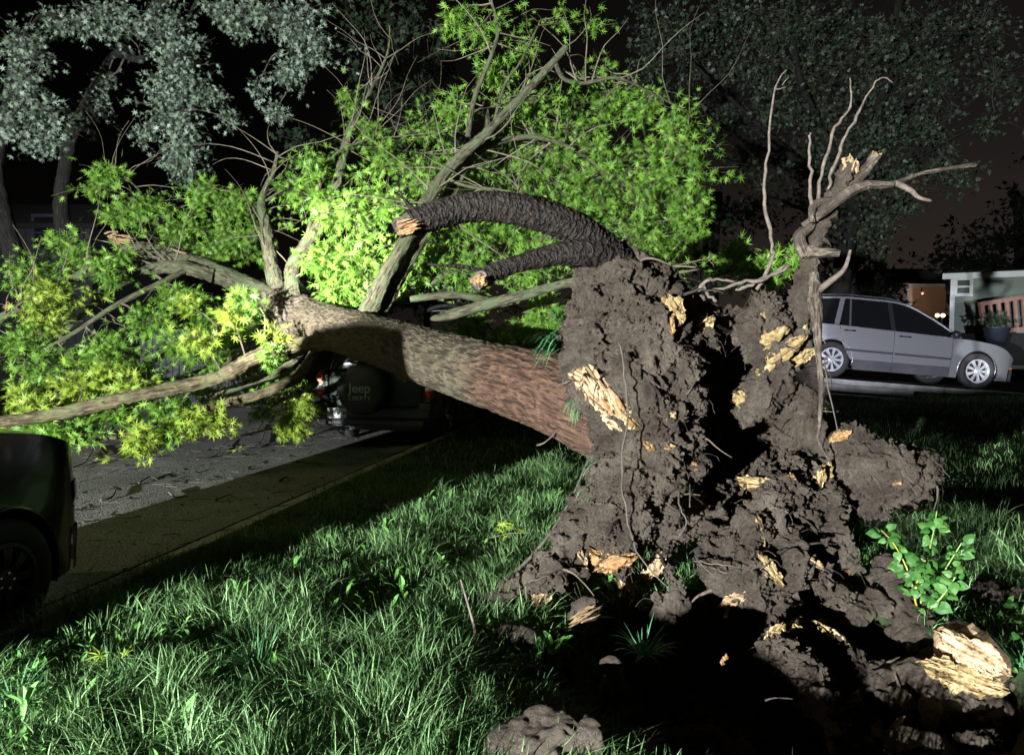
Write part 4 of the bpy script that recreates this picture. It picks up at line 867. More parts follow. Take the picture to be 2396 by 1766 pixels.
# crumbs: uncountable
cv, cf, k = [], [], 0
ico = bmesh.new(); bmesh.ops.create_icosphere(ico, subdivisions=1, radius=1); icv = np.array([list(v.co) for v in ico.verts]); icf = np.array([[v.index for v in f.verts] for f in ico.faces]); ico.free()
n = 1500
pp = []
while len(pp) < n:
    x = rs.uniform(-.4, 2.9); y = rs.uniform(2.3, 4.9); m_ = float(pitmask(np.array([x]), np.array([y]))[0])
    dx, dy = (x - 1.28) / 1.02, (y - 3.25) / 1.05; r_ = math.hypot(dx, dy)
    if m_ > .5 or (r_ < 1.7 and rs.rand() < math.exp(-(max(0, r_ - 1)) * 5)): pp.append((x, y))
pp = np.array(pp); hz = H(pp[:, 0], pp[:, 1]); sz = rs.gamma(1.5, .008, n) + .004
pos = np.column_stack([pp, hz + sz * .5]); R = frames(rs.normal(size=(n, 3)), rs.normal(size=(n, 3)))
Rn = R * (1 + rs.uniform(-.35, .35, (n, 1, 3)))
V, F = scatter(icv, icf, pos, Rn, sz); V = V + (fbm(V * 60, 2, 4)[:, None] * .004)
o = mk('soil_crumbs', V, F, MT['soil']); props(o, 'small crumbs of earth strewn around and inside the pit', 'soil', kind='stuff')

# pale wood block bottom right
def wood_block(name, label, cat, pts, mat, sd, flat=.6, sides=14):
    r = random.Random(sd); path = PA(pts, 6); V, F = tube_vf(path, sides, 0.0); V = np.array([list(v) for v in V])
    c = np.array(path[len(path) // 2][0]); q = V * np.array((18, 18, 18)); ax = unit(np.array(path[-1][0] - path[0][0]))
    along = (V - c) @ ax; qq = (V - c) - along[:, None] * ax
    V = c + along[:, None] * ax + qq * (1 + .35 * fbm(np.column_stack([qq * 28, ])[:, :3] + along[:, None] * 1.5, 3, sd)[:, None])
    o = mk(name, V - c, F, MT[mat]); o.location = c
    return props(o, label, cat)
ob = wood_block('wood_block', 'thick pale split length of root wood lying at the lower right, below the sapling', 'wood', [(2212, 1475, 3.38, .045), (2232, 1505, 3.34, .10), (2270, 1535, 3.28, .115), (2325, 1572, 3.2, .085), (2345, 1588, 3.16, .045)], 'woodpale', 3)
ob.location.z += .02
torn_face(Vector(P(2275, 1522, 3.14)), Vector((-.35, -.9, .45)), math.radians(-34), .26, .12, MT['woodpale'], None, name='wood_grain', sd=61, relief=.012, proud=0.01)
_wf = bpy.data.objects['wood_grain']; _wf.parent = ob; _wf.matrix_parent_inverse = Matrix.Translation(-ob.location)
def loose_splinters(label, loc, nrm, an, ln, wd, n, mat, sd, **k):
    o = splinters(Vector((0, 0, 0)), nrm, math.radians(an), ln, wd, n, MT[mat], name='wood_splinter', sd=sd, **k); o.location = loc
    return props(o, label, 'wood splinter', 'torn wood lying round the pit')
_o = torn_face(Vector((0, 0, 0)), Vector((-.25, -.85, .5)), math.radians(-20), .28, .11, MT['woodyellow'], name='wood_slab', sd=71, relief=.022, proud=.0); _o.location = P(2255, 1582, 3.10)
props(_o, 'rough yellow slab of torn wood lying under the pale wood block', 'wood', 'torn wood lying round the pit')
loose_splinters('pale splinter lying slantwise on the small clod left of the hanging root', P(1368, 1440, 3.66), Vector((0, -1, .5)), 28, .21, .05, 12, 'woodpale', 42)
loose_splinters('orange chip lying in the grass beside the lichened stick', G(1155, 1572, .04), Vector((0, -.6, 1)), -40, .035, .02, 4, 'wood', 43, thick=.004)
loose_splinters('small yellow splinters at the foot of the earth bank', P(2160, 1560, 3.45), Vector((0, -1, .5)), -10, .12, .05, 8, 'woodyellow', 44, thick=.006)
loose_splinters('little torn splinter at the bottom edge right of the pit', P(2105, 1690, 2.95), Vector((0, -1, .3)), 50, .08, .03, 6, 'wood', 45, thick=.006)
loose_splinters('brown bark shard low in the dark pit', P(1700, 1540, 3.1), Vector((0, -1, .3)), 60, .07, .03, 4, 'wood', 46, thick=.006)

def stick(label, pts, rad, mat='darktwig', forks=(), name='stick', group='sticks broken off the tree', ground=None):
    base = Vector(pts[0]); mb = MB()
    path = spline([(Vector(p) - base, rad * (1 - .6 * i / (len(pts) - 1))) for i, p in enumerate(pts)], 5); v, f = tube_vf(path, 7, .12); mb.add(v, f)
    for fk in forks:
        q = spline([(Vector(p) - base, rad * .5 * (1 - .6 * i / (len(fk) - 1))) for i, p in enumerate(fk)], 4); v, f = tube_vf(q, 5); mb.add(v, f)
    o = mb.build(name, MT[mat], None, True); o.location = base
    return props(o, label, 'stick', group)
stick('long dark curved stick leaning from the lawn up against the root ball', [G(1130, 1365, .05), G(1200, 1340, .09), P(1270, 1270, 4.15), P(1335, 1170, 4.3), P(1375, 1080, 4.4), P(1400, 1045, 4.5)], .012)
stick('short upright grey lichened stick standing in the grass by the lowest root tip', [G(1112, 1555, .02), P(1112, 1480, 3.45), P(1100, 1430, 3.5), P(1078, 1355, 3.5)], .011, 'shoot')
zr = -.105
def gs(*a): return [G(x, y, zr) for x, y in a]
stick('longest twiggy grey branch on the asphalt left of the SUV', gs((540, 1025), (600, 1010), (660, 995), (720, 985)), .02, 'shoot', [gs((600, 1010), (625, 975), (650, 960)), gs((640, 1000), (665, 965), (655, 945)), gs((620, 1005), (612, 1030), (590, 1050))])
stick('thin forked stick on the lit asphalt in front of the dark car', gs((165, 1095), (200, 1080), (225, 1045), (255, 1070), (290, 1075)), .01, forks=[gs((200, 1080), (260, 1055), (300, 1035))])
stick('thin bent stick lying across the edge of light on the asphalt', gs((460, 1075), (505, 1065), (515, 1050), (535, 1030)), .009, forks=[gs((505, 1065), (560, 1055))])
stick('dark hooked stick on the shaded asphalt nearest the dark car', gs((235, 1170), (262, 1162), (272, 1142)), .016)
stick('curled pale twig in the middle of the shaded asphalt', gs((395, 1150), (410, 1162), (440, 1160)), .013, 'shoot')
stick('straight dark stick lying near the kerb behind the SUV', gs((690, 1080), (735, 1083), (760, 1085)), .012)
stick('small forked dark twig right of the curled pale one', gs((505, 1170), (535, 1158), (565, 1170)), .009, forks=[gs((535, 1158), (550, 1150))])
stick('dark forked scrap of twig close behind the SUV', gs((655, 1125), (665, 1118), (675, 1115)), .016)
stick('arched thin twig at the shadow edge on the asphalt', gs((325, 1130), (350, 1115), (368, 1122)), .010)
stick('thin pale stick lying in the dark pit', [P(1790, 1638, 3.0), P(1815, 1632, 3.0), P(1855, 1634, 3.0)], .005, 'shoot')
stick('bare forked twig standing against the right lump of the root ball', [P(2005, 1010, 5.0), P(2020, 1000, 5.0), P(2040, 985, 5.0)], .008, 'shoot', [[P(2000, 1003, 5.0), P(2015, 995, 5.0), P(2036, 978, 5.0)]])
# litter on the road
n = 1900; ax_ = rs.uniform(-5.5, -.02, n); tx_ = rs.uniform(-1.5, 9, n); xs, ys = xy(ax_, tx_)
pos = np.column_stack([xs, ys, np.full(n, -.118) + .004]); R = frames(np.column_stack([rs.normal(0, .25, n), rs.normal(0, .25, n), np.ones(n)]), rs.normal(size=(n, 3)))
V, F = scatter(TRI[0], TRI[1], pos, R, rs.gamma(1.3, .016, n) + .008); o = mk('leaf_litter', V, F, MT['darktwig']); props(o, 'scraps of leaf and bark strewn over the asphalt', 'leaf litter', kind='stuff')
tb = MB(); r_ = random.Random(12)
for k in range(260):
    x, y = xy(r_.uniform(-5.5, -.1), r_.uniform(-.5, 8.5)); a = r_.uniform(0, 6.28); L_ = r_.uniform(.04, .3); c = Vector((x, y, -.105)); d = Vector((math.cos(a), math.sin(a), 0)); n_ = Vector((-d.y, d.x, 0)) * L_ * r_.uniform(-.25, .25)
    a_, b_ = tube_vf([(c - d * L_ / 2, .0035), (c + n_, .004), (c + d * L_ / 2 + Vector((0, 0, .01)), .002)], 4); tb.add(a_, b_)
o = tb.build('twig_litter', MT['darktwig']); props(o, 'small broken twigs scattered over the asphalt and gutter', 'twig litter', kind='stuff')
def sprig(label, c, n, seed, size=.13, mat='leafwarm'):
    r = np.random.RandomState(seed); t = thing('leafy_sprig', label, 'leafy sprig', c, group='leafy sprigs dropped from the tree')
    me = bpy.data.meshes.new('leaf'); me.from_pydata([tuple(v) for v in OAK[0]], [], [tuple(int(a) for a in f) for f in OAK[1]]); me.materials.append(MT[mat])
    for k in range(n):
        o = bpy.data.objects.new('leaf', me); COL.objects.link(o); o.parent = t
        a = r.uniform(0, 6.28); q = frames(np.array([[r.normal() * .5, -.4 + r.normal() * .5, 1]]), np.array([[math.cos(a), math.sin(a), .2]]))[0]; s = size * r.uniform(.7, 1.2)
        m_ = Matrix([list(q[i] * s) for i in range(3)]).to_4x4(); m_.translation = Vector((r.uniform(-.14, .14), r.uniform(-.08, .08), r.uniform(.01, .09))); o.matrix_local = m_
    v, f = tube_vf([(Vector((-.15, 0, .01)), .004), (Vector((0, .02, .04)), .003), (Vector((.13, 0, .05)), .002)], 5); mk('stem', v, f, MT['twig'], t, world=False)
sprig('small leafy sprig lying alone on the lit asphalt', G(248, 1080, zr), 9, 1)
sprig('tiny leafy sprig on the asphalt between the sticks', G(555, 1058, zr), 5, 2, .08)
sprig('yellow-green oak sprig lying in the lawn at the lower left', G(280, 1565, .05), 7, 3, .12)
sprig('white-backed leaf sprig lying in the lawn by the long dark stick', G(1190, 1262, .05), 6, 4, .10)
sprig('single leaf cluster caught on the SUV spare wheel', P(940, 893, 10.35), 2, 5, .10)

# ------------------------------------------------------------------ grass
def grass_field(name, label, sampler, n, h0, h1, w, mat, lean=.5):
    x, y = sampler(n); n = len(x); z = H(x, y)
    a = rs.uniform(0, 2 * math.pi, n); hh = rs.uniform(h0, h1, n) * np.clip(0.85 + 1.3 * fbm(np.column_stack([x * 2.6, y * 2.6, x * 0]), 3, 33), .35, 1.7); ww = w * rs.uniform(.6, 1.5, n)
    ln = np.abs(rs.normal(0, lean, n)) + .08; cl = fbm(np.column_stack([x * 2.5, y * 2.5, x * 0]), 2, 55) * 3.0; a = np.where(rs.rand(n) < .5, cl * 3.14, a)
    dx, dy = np.cos(a), np.sin(a); fa = rs.uniform(0, 3.14, n); sx, sy = np.cos(fa), np.sin(fa)
    V = np.zeros((n, 7, 3)); q = 0
    for j, t in enumerate((0, .38, .72, 1.0)):
        bx = x + dx * ln * hh * t ** 1.8; by = y + dy * ln * hh * t ** 1.8; bz = z + hh * (t - .28 * ln * t * t)
        wj = ww * (1, .9, .6, 0)[j] * .5
        if j < 3:
            V[:, q] = np.column_stack([bx + sx * wj, by + sy * wj, bz]); V[:, q + 1] = np.column_stack([bx - sx * wj, by - sy * wj, bz]); q += 2
        else: V[:, q] = np.column_stack([bx, by, bz])
    f = np.array([(0, 1, 3), (0, 3, 2), (2, 3, 5), (2, 5, 4), (4, 5, 6)]); F = (f[None] + (np.arange(n) * 7)[:, None, None]).reshape(-1, 3)
    o = mk(name, V.reshape(-1, 3), F, mat); return props(o, label, 'grass', kind='stuff')
def near_lawn(n):
    y = 2.1 + (rs.rand(n) ** 1.35) * 6.6; x = rs.uniform(-1, 1, n) * y * .74
    s, t = st(x, y); den = fbm(np.column_stack([x * 4, y * 4, x * 0]), 3, 66)
    k = (s > .02) & (pitmask(x, y) < .12 + rs.rand(n) * .1) & (x < 3.2 + rs.rand(n)) & (den > -.30 + .45 * (rs.rand(n) - .5))
    k &= ~((x > .2) & (x < 2.7) & (y < 4.4 + 1.3 * (x < 2.2)) & (y > 2) & (rs.rand(n) < .8) & ((np.hypot((x - 1.28) / 1.02, (y - 3.25) / 1.05) < 1.15) | ((x > .45) & (y > 3.6))))
    return x[k], y[k]
grass_field('grass', 'lit green lawn grass growing round the pit and up to the kerb', near_lawn, 190000, .03, .17, .0052, MT['grass'], 1.15)
MT['deadblade'] = leafmat('dead_blade', (0.16, 0.13, 0.07), (0.30, 0.26, 0.15), .2, .6, .2)
grass_field('dead_grass', 'dead straw blades lying among the lawn grass', near_lawn, 9000, .03, .12, .0045, MT['deadblade'], 2.2)
def far_lawn(n):
    y = rs.uniform(7.5, 16, n); x = rs.uniform(-2.0, 11.5, n); s, t = st(x, y); k = (s > .05); return x[k], y[k]
grass_field('far_grass', 'dark lawn grass behind the root ball', far_lawn, 26000, .05, .11, .009, MT['grass'], .6)

# broad-leaved weeds in the lawn
LONG = (np.array([(0, 0, 0), (.07, .18, .10), (.13, .45, .22), (.15, .7, .26), (.07, .9, .22), (0, 1, .15), (-.07, .9, .22), (-.15, .7, .26), (-.13, .45, .22), (-.07, .18, .10), (0, .5, .19)]),
        np.array([(0, 1, 10), (1, 2, 10), (2, 3, 10), (3, 4, 10), (4, 5, 10), (5, 6, 10), (6, 7, 10), (7, 8, 10), (8, 9, 10), (9, 0, 10)]))
def weed(label, c, n, size, seed, shape=LONG, mat='weed', up=.35):
    r = np.random.RandomState(seed); t = thing('broadleaf_weed', label, 'weed', c, group='broad-leaved weeds in the lawn')
    me = bpy.data.meshes.new('leaf'); me.from_pydata([tuple(v) for v in shape[0]], [], [tuple(int(a) for a in f) for f in shape[1]]); me.materials.append(MT[mat])
    for k in range(n):
        a = k / n * 6.28 + r.uniform(-.4, .4); u = up * r.uniform(.5, 2.2); d = np.array([math.cos(a), math.sin(a), u]); nn = np.array([-math.cos(a) * u, -math.sin(a) * u, 1])
        q = frames(nn[None], d[None])[0]; s = size * r.uniform(.6, 1.15); o = bpy.data.objects.new('leaf', me); COL.objects.link(o); o.parent = t
        m_ = Matrix([list(q[i] * s) for i in range(3)]).to_4x4(); m_.translation = Vector((r.uniform(-.01, .01), r.uniform(-.01, .01), .01)); o.matrix_local = m_
for i, (a, b, n, s, lb, up) in enumerate([
 (760, 1640, 3, .13, 'upright single-leaved dock in the lower middle of the lawn', 2.2), (1195, 1690, 3, .15, 'wide pale dock leaf just above the broad clod', .8), (1000, 1500, 6, .15, 'large heart-leaved weed in the middle of the lawn', .8), (735, 1560, 6, .13, 'low dandelion rosette left of the middle of the lawn', .4),
 (940, 1400, 4, .12, 'small upright weed above the heart-leaved one', 1.2), (1290, 1190, 9, .17, 'spiky plantain rosette beside the root ball', .8), (560, 1420, 5, .15, 'bright pale weed at the far left edge of the lit lawn', 1.2), (430, 1720, 6, .13, 'weed with folded leaves near the bottom left of the lawn', .7),
 (820, 1700, 5, .14, 'drooping long-leaved dandelion at the bottom of the lawn', .6), (610, 1690, 5, .13, 'dandelion left of the drooping one at the bottom edge', .5), (1120, 1640, 5, .11, 'low weed below the lichened stick', .5), (900, 1250, 4, .12, 'weed at the dark edge of the lawn below the trunk', 1.1),
 (1010, 1150, 4, .11, 'highest weed in the lawn under the leaning trunk', 1.2), (1030, 1330, 5, .11, 'weed halfway between trunk shadow and lowest root', .8), (1300, 1530, 6, .14, 'weed rooted on the left rim of the pit', .6), (1330, 1600, 5, .12, 'second weed on the pit rim, nearer the broad clod', .6), (60, 1680, 5, .14, 'weed in the bottom left corner of the lawn', .8),
 (1390, 1470, 4, .10, 'lone weed beside the pale splinter', .9), (1120, 1560, 5, .10, 'weed at the foot of the lichened stick', .7), (860, 1560, 4, .1, 'low small-leaved weed between the two large ones', .4), (690, 1340, 4, .11, 'weed at the upper left of the lit lawn', .8), (1130, 1440, 4, .10, 'weed touching the tip of the lowest root', .9)]):
    p = G(a, b, 0); p.z = float(H(np.array([p.x]), np.array([p.y]))[0]); weed(lb, p, n, s, i + 50, up=up)
n = 2000; wy = 2.2 + rs.rand(n) ** 1.3 * 5.5; wx = rs.uniform(-1, .35, n) * wy * .74; k_ = (st(wx, wy)[0] > .2) & (pitmask(wx, wy) < .1) & (fbm(np.column_stack([wx * 2, wy * 2, wx * 0]), 2, 91) > -.1); wx, wy = wx[k_], wy[k_]; m_ = len(wx)
a = rs.uniform(0, 6.28, m_); u_ = rs.uniform(.1, 1.4, m_); tv_ = np.column_stack([np.cos(a), np.sin(a), u_]); R = frames(np.column_stack([-np.cos(a) * u_, -np.sin(a) * u_, np.ones(m_)]), tv_)
V, F = scatter(LONG[0], LONG[1], np.column_stack([wx, wy, H(wx, wy) + .02]), R, rs.uniform(.04, .10, m_)); o = mk('small_weeds', V, F, MT['weed']); props(o, 'small broad leaves growing all through the lit lawn', 'weeds', kind='stuff')
# taller tufts
for i, (a, b, n, L, lb) in enumerate([(600, 1570, 90, .24, 'tall arching tuft of grass in the lit lawn left of centre'), (1330, 1560, 120, .17, 'dense tuft of fine grass on the left rim of the pit'), (1510, 1500, 60, .17, 'grass tuft standing alone in the dark pit'), (30, 1640, 50, .18, 'tuft of grass at the left edge of the lawn'), (1250, 1640, 60, .14, 'grass tuft just behind the broad clod'), (2390, 1560, 50, .18, 'tuft of grass at the right edge below the sapling')]):
    p = G(a, b, 0) if i != 2 else P(1510, 1530, 3.35); r = random.Random(i + 9); mb = MB()
    if i != 2: p.z = float(H(np.array([p.x]), np.array([p.y]))[0])
    for k in range(n):
        an = r.uniform(0, 6.28); q = Vector((math.cos(an) * .05 * r.random(), math.sin(an) * .05 * r.random(), 0))
        v, f = blade_mesh(q, Vector((math.cos(an) * .5, math.sin(an) * .5, 1.0)) + Vector((r.uniform(-.3, .3), r.uniform(-.3, .3), 0)), L * r.uniform(.5, 1.1), .007 if i != 1 else .004, r.uniform(.3, 2.0)); mb.add(v, f)
    o = mb.build('grass_tuft', MT['tuft']); o.location = p; props(o, lb, 'grass tuft', 'tall tufts in the lawn')
v, f = blade_mesh((0, 0, 0), (.3, 0, 1), .26, .012, .6, 6); o = mk('grass_stalk', v, f, MT['tuft']); o.location = G(895, 1215, 0); props(o, 'single tall pale stalk curving up at the dark edge of the lawn', 'grass stalk')

# ------------------------------------------------------------------ sapling and ground cover at the right
HEART = (np.array([(0, 0, 0), (.22, -.08, -.02), (.40, .12, -.04), (.42, .38, -.05), (.26, .68, -.03), (0, 1, -.12), (-.26, .68, -.03), (-.42, .38, -.05), (-.40, .12, -.04), (-.22, -.08, -.02), (0, .4, .05)]),
         np.array([(0, 1, 10), (1, 2, 10), (2, 3, 10), (3, 4, 10), (4, 5, 10), (5, 6, 10), (6, 7, 10), (7, 8, 10), (8, 9, 10), (9, 0, 10)]))
sb = P(2150, 1440, 3.95)
sap = thing('sapling', 'young leafy sapling with yellow stem base beside the pit, above the pale wood block', 'sapling', sb)
stems = []
MT['ystem'] = pmat('yellow_stem', (0.42, 0.30, 0.03), (0.25, 0.30, 0.06), 3, .6); MT['gstem'] = pmat('green_stem', (0.16, 0.26, 0.06), rough=.6)
for pts in ([(2150, 1440, 3.95), (2160, 1370, 3.95), (2172, 1300, 3.95), (2185, 1240, 3.95), (2192, 1195, 3.95)], [(2148, 1430, 3.95), (2135, 1370, 3.9), (2118, 1320, 3.9), (2090, 1270, 3.88), (2062, 1240, 3.86)], [(2155, 1430, 3.95), (2190, 1370, 4.0), (2225, 1310, 4.05), (2250, 1270, 4.05)], [(2152, 1435, 3.95), (2140, 1395, 3.85), (2150, 1350, 3.82), (2165, 1310, 3.8)], [(2155, 1440, 3.95), (2200, 1400, 3.9), (2235, 1350, 3.9)]):
    pth = spline([(P(a, b, Y), .006 - .001 * i) for i, (a, b, Y) in enumerate(pts)], 5); stems.append(pth); v, f = tube_vf(pth, 6); mk('stem', v, f, MT['ystem'] if len(stems) in (2, 4) else MT['gstem'], sap)
r = np.random.RandomState(8); me = bpy.data.meshes.new('leaf'); me.from_pydata([tuple(v) for v in HEART[0]], [], [tuple(int(a) for a in f) for f in HEART[1]]); me.materials.append(MT['sapling'])
for k in range(170):
    pth = stems[r.randint(len(stems))]; i = int(len(pth) * (.2 + .8 * r.rand() ** .7)); i = min(i, len(pth) - 1); p = pth[i][0]
    d = r.normal(size=3) * np.array((1, .7, .3)); d[2] -= .25; d = unit(d); q = frames((unit(np.array((-.45, -.6, .7))) + r.normal(size=3) * .45)[None], d[None])[0]; s = r.uniform(.03, .07)
    o = bpy.data.objects.new('leaf', me); COL.objects.link(o); o.parent = sap; m_ = Matrix([list(q[j] * s) for j in range(3)]).to_4x4(); m_.translation = Vector(np.array(p) + d * .03 - np.array(sb)); o.matrix_local = m_
n = 2600; gxx = rs.uniform(2.25, 4.4, n); gyy = rs.uniform(2.9, 5.2, n); hz = H(gxx, gyy)
kk = fbm(np.column_stack([gxx * 2.2, gyy * 2.2, gxx * 0]), 2, 12) > -.12; kk &= pitmask(gxx, gyy) < .4
pos = np.column_stack([gxx, gyy, hz + rs.uniform(.02, .14, n)])[kk]; m_ = len(pos)
R = frames(np.column_stack([rs.normal(-.3, .45, m_), rs.normal(-.6, .45, m_), np.ones(m_)]), rs.normal(size=(m_, 3)))
V, F = scatter(HEART[0], HEART[1], pos, R, rs.uniform(.02, .05, m_)); o = mk('ground_cover', V, F, MT['sapling']); props(o, 'small-leaved ground cover creeping right of the pit', 'ground cover', kind='stuff')

# ------------------------------------------------------------------ standing trees
def tree_thing(name, label, base, trunk, limbs, clumps_, leaf, size, mat, per=8, n_single=0, barkm='darkbark', twigw=.005, spread=.16, dens=1.0, soft=.44):
    t = thing(name, label, 'tree', base)
    paths = []
    for i, d in enumerate([trunk] + limbs):
        pth = PA(d, 8); paths.append(pth); bark_tube('trunk' if i == 0 else 'limb', pth, 22 if i == 0 else 10, MT[barkm], t, .012, 14, .25, seed=200 + i, big=.05)
    leafy(t, clumps_, paths[1:] or paths, leaf, size, mat, per=per, n_single=n_single, spread=spread, twigmat=MT['darktwig'], twig=twigw, dens=dens, soft=soft)
    return t
tree_thing('silver_maple', 'large silver-leaved maple at the upper left whose boughs hang over the fallen crown', P(140, 640, 15), [(135, 700, 15, .20), (150, 600, 15, .16), (143, 480, 15, .14), (150, 400, 15, .13), (175, 300, 15, .12), (240, 180, 14.5, .1), (330, 60, 14, .09), (420, -60, 13.5, .08)],
 [[(190, 270, 14.8, .06), (260, 135, 14, .07), (330, 140, 13, .06), (420, 100, 12.5, .04), (430, 260, 12.2, .02)], [(330, 60, 14, .07), (460, -40, 13, .05), (560, 50, 12.6, .03), (640, 40, 12.4, .02), (720, 120, 12.2, .015)], [(300, 90, 14, .05), (200, 60, 13, .04), (90, 40, 12.5, .03), (60, 180, 12, .02)], [(460, 0, 12.8, .03), (420, 120, 12.4, .02), (430, 330, 12.2, .012), (450, 420, 12.2, .008)]],
 [CL(50, 110, 12, 60, 60, 26), CL(60, 200, 12, 70, 70, 36), CL(90, 270, 12, 55, 40, 22), CL(110, 340, 12, 45, 30, 18), CL(30, 300, 12, 40, 50, 16), CL(200, 60, 12.6, 70, 50, 22), CL(270, 30, 12.6, 80, 40, 26), CL(130, 50, 13, 50, 40, 12),
  CL(380, 60, 12.4, 80, 60, 40), CL(430, 140, 12.4, 75, 60, 44), CL(410, 220, 12.3, 85, 50, 44), CL(400, 290, 12.3, 80, 40, 36), CL(440, 340, 12.2, 60, 40, 26), CL(400, 370, 12.2, 40, 30, 14), CL(430, 400, 12.2, 36, 36, 14), CL(480, 220, 12.3, 50, 40, 14), CL(335, 310, 12.4, 30, 30, 8),
  CL(600, 30, 12.4, 90, 40, 26), CL(700, 40, 12.2, 90, 50, 40), CL(730, 110, 12.2, 60, 50, 28), CL(680, 170, 12.2, 55, 40, 22), CL(560, 70, 12.4, 40, 30, 8), CL(545, 280, 12.4, 36, 22, 6), CL(640, 262, 12.4, 40, 20, 7), CL(500, 20, 12.5, 50, 30, 10), CL(230, 250, 13.5, 60, 40, 10), CL(250, 190, 13.8, 40, 20, 6), CL(600, 210, 12.5, 24, 34, 5)],
 MAP, .112, MT['maple'], per=8, n_single=200, spread=.20, dens=2.6, soft=.42)
tree_thing('leaning_tree', 'dark trunk with thin foliage at the far left edge', P(20, 640, 14), [(60, 680, 14, .2), (30, 590, 14, .18), (0, 480, 14, .16), (-10, 380, 14, .14), (20, 250, 14, .12), (40, 100, 14, .1)], [[(10, 330, 14, .06), (60, 270, 13.6, .04), (110, 240, 13.4, .02)]], [CL(30, 270, 13.4, 30, 26, 8), CL(160, 280, 14.5, 70, 50, 12), CL(90, 100, 14, 60, 50, 12)], MAP, .15, MT['treeleaf'])
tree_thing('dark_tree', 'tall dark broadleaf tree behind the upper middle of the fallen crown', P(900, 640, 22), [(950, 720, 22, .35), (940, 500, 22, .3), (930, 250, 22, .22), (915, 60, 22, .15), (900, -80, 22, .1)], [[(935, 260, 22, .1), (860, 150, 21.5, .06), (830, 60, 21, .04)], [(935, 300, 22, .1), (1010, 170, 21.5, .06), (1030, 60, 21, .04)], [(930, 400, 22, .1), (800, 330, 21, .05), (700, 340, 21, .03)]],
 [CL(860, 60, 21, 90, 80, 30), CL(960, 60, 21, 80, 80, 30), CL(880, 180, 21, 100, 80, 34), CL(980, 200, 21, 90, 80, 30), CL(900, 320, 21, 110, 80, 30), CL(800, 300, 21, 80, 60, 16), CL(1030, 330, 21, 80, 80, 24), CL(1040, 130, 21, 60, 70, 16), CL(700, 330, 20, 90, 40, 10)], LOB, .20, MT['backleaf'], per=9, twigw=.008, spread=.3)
big = [CL(a, b, 21.5 + (i % 3) * .8, rx, ry, n) for i, (a, b, rx, ry, n) in enumerate([
 (1560, 60, 90, 70, 46), (1530, 140, 60, 60, 26), (1640, 140, 90, 70, 40), (1600, 220, 80, 50, 24), (1700, 50, 90, 60, 40), (1760, 160, 90, 80, 44), (1850, 60, 100, 70, 50), (1900, 170, 100, 80, 46), (1700, 270, 90, 60, 28), (1810, 270, 100, 70, 34), (1930, 280, 110, 80, 44), (1980, 60, 90, 70, 40), (2080, 100, 100, 80, 40), (2050, 220, 100, 80, 40), (2180, 60, 100, 70, 36), (2180, 180, 90, 80, 30), (2300, 60, 100, 80, 34), (2330, 170, 90, 80, 24), (2060, 330, 100, 70, 40), (2170, 300, 80, 80, 30), (2200, 390, 60, 50, 24), (2250, 410, 40, 40, 10),
 (1740, 370, 90, 60, 24), (1850, 380, 110, 80, 36), (1960, 400, 100, 70, 36), (2080, 420, 80, 60, 34), (1760, 480, 90, 70, 20), (1900, 490, 100, 70, 28), (2030, 510, 90, 50, 26), (2110, 480, 60, 40, 16), (1900, 590, 80, 60, 14), (2010, 580, 50, 40, 10), (2060, 550, 40, 40, 8), (2320, 290, 60, 40, 8), (2060, 610, 14, 26, 4)])]
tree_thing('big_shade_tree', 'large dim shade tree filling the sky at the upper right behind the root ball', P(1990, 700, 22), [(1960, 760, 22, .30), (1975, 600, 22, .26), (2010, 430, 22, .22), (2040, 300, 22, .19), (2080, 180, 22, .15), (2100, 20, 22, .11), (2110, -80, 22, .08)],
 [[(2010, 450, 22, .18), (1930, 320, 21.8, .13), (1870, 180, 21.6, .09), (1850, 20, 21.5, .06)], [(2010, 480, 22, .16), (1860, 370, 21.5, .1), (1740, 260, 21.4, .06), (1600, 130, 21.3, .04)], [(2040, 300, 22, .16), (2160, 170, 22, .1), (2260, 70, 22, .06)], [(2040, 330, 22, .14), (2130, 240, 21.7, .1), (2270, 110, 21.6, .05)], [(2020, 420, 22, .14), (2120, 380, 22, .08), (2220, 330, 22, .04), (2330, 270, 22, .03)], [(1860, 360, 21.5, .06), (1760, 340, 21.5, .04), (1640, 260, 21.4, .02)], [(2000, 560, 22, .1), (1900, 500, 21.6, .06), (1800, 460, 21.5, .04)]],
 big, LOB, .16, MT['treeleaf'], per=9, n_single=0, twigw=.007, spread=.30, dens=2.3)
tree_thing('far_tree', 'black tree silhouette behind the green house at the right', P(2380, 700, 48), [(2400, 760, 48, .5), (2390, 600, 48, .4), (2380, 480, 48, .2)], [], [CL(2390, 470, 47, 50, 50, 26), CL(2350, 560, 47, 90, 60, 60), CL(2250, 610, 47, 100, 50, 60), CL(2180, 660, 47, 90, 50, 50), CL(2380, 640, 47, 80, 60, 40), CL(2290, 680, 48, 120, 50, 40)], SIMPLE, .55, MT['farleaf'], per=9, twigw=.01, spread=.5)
tree_thing('shrubby_tree', 'black rounded tree between the shade tree and the houses', P(2000, 700, 30), [(1990, 760, 30, .3), (1995, 640, 30, .2), (2000, 560, 30, .1)], [], [CL(2000, 600, 30, 70, 60, 40), CL(1930, 660, 30, 90, 50, 40), CL(2030, 660, 30, 60, 60, 40), CL(2080, 690, 30, 50, 40, 24), CL(1850, 690, 30, 80, 50, 30)], SIMPLE, .35, MT['farleaf'], per=9, twigw=.01, spread=.4)
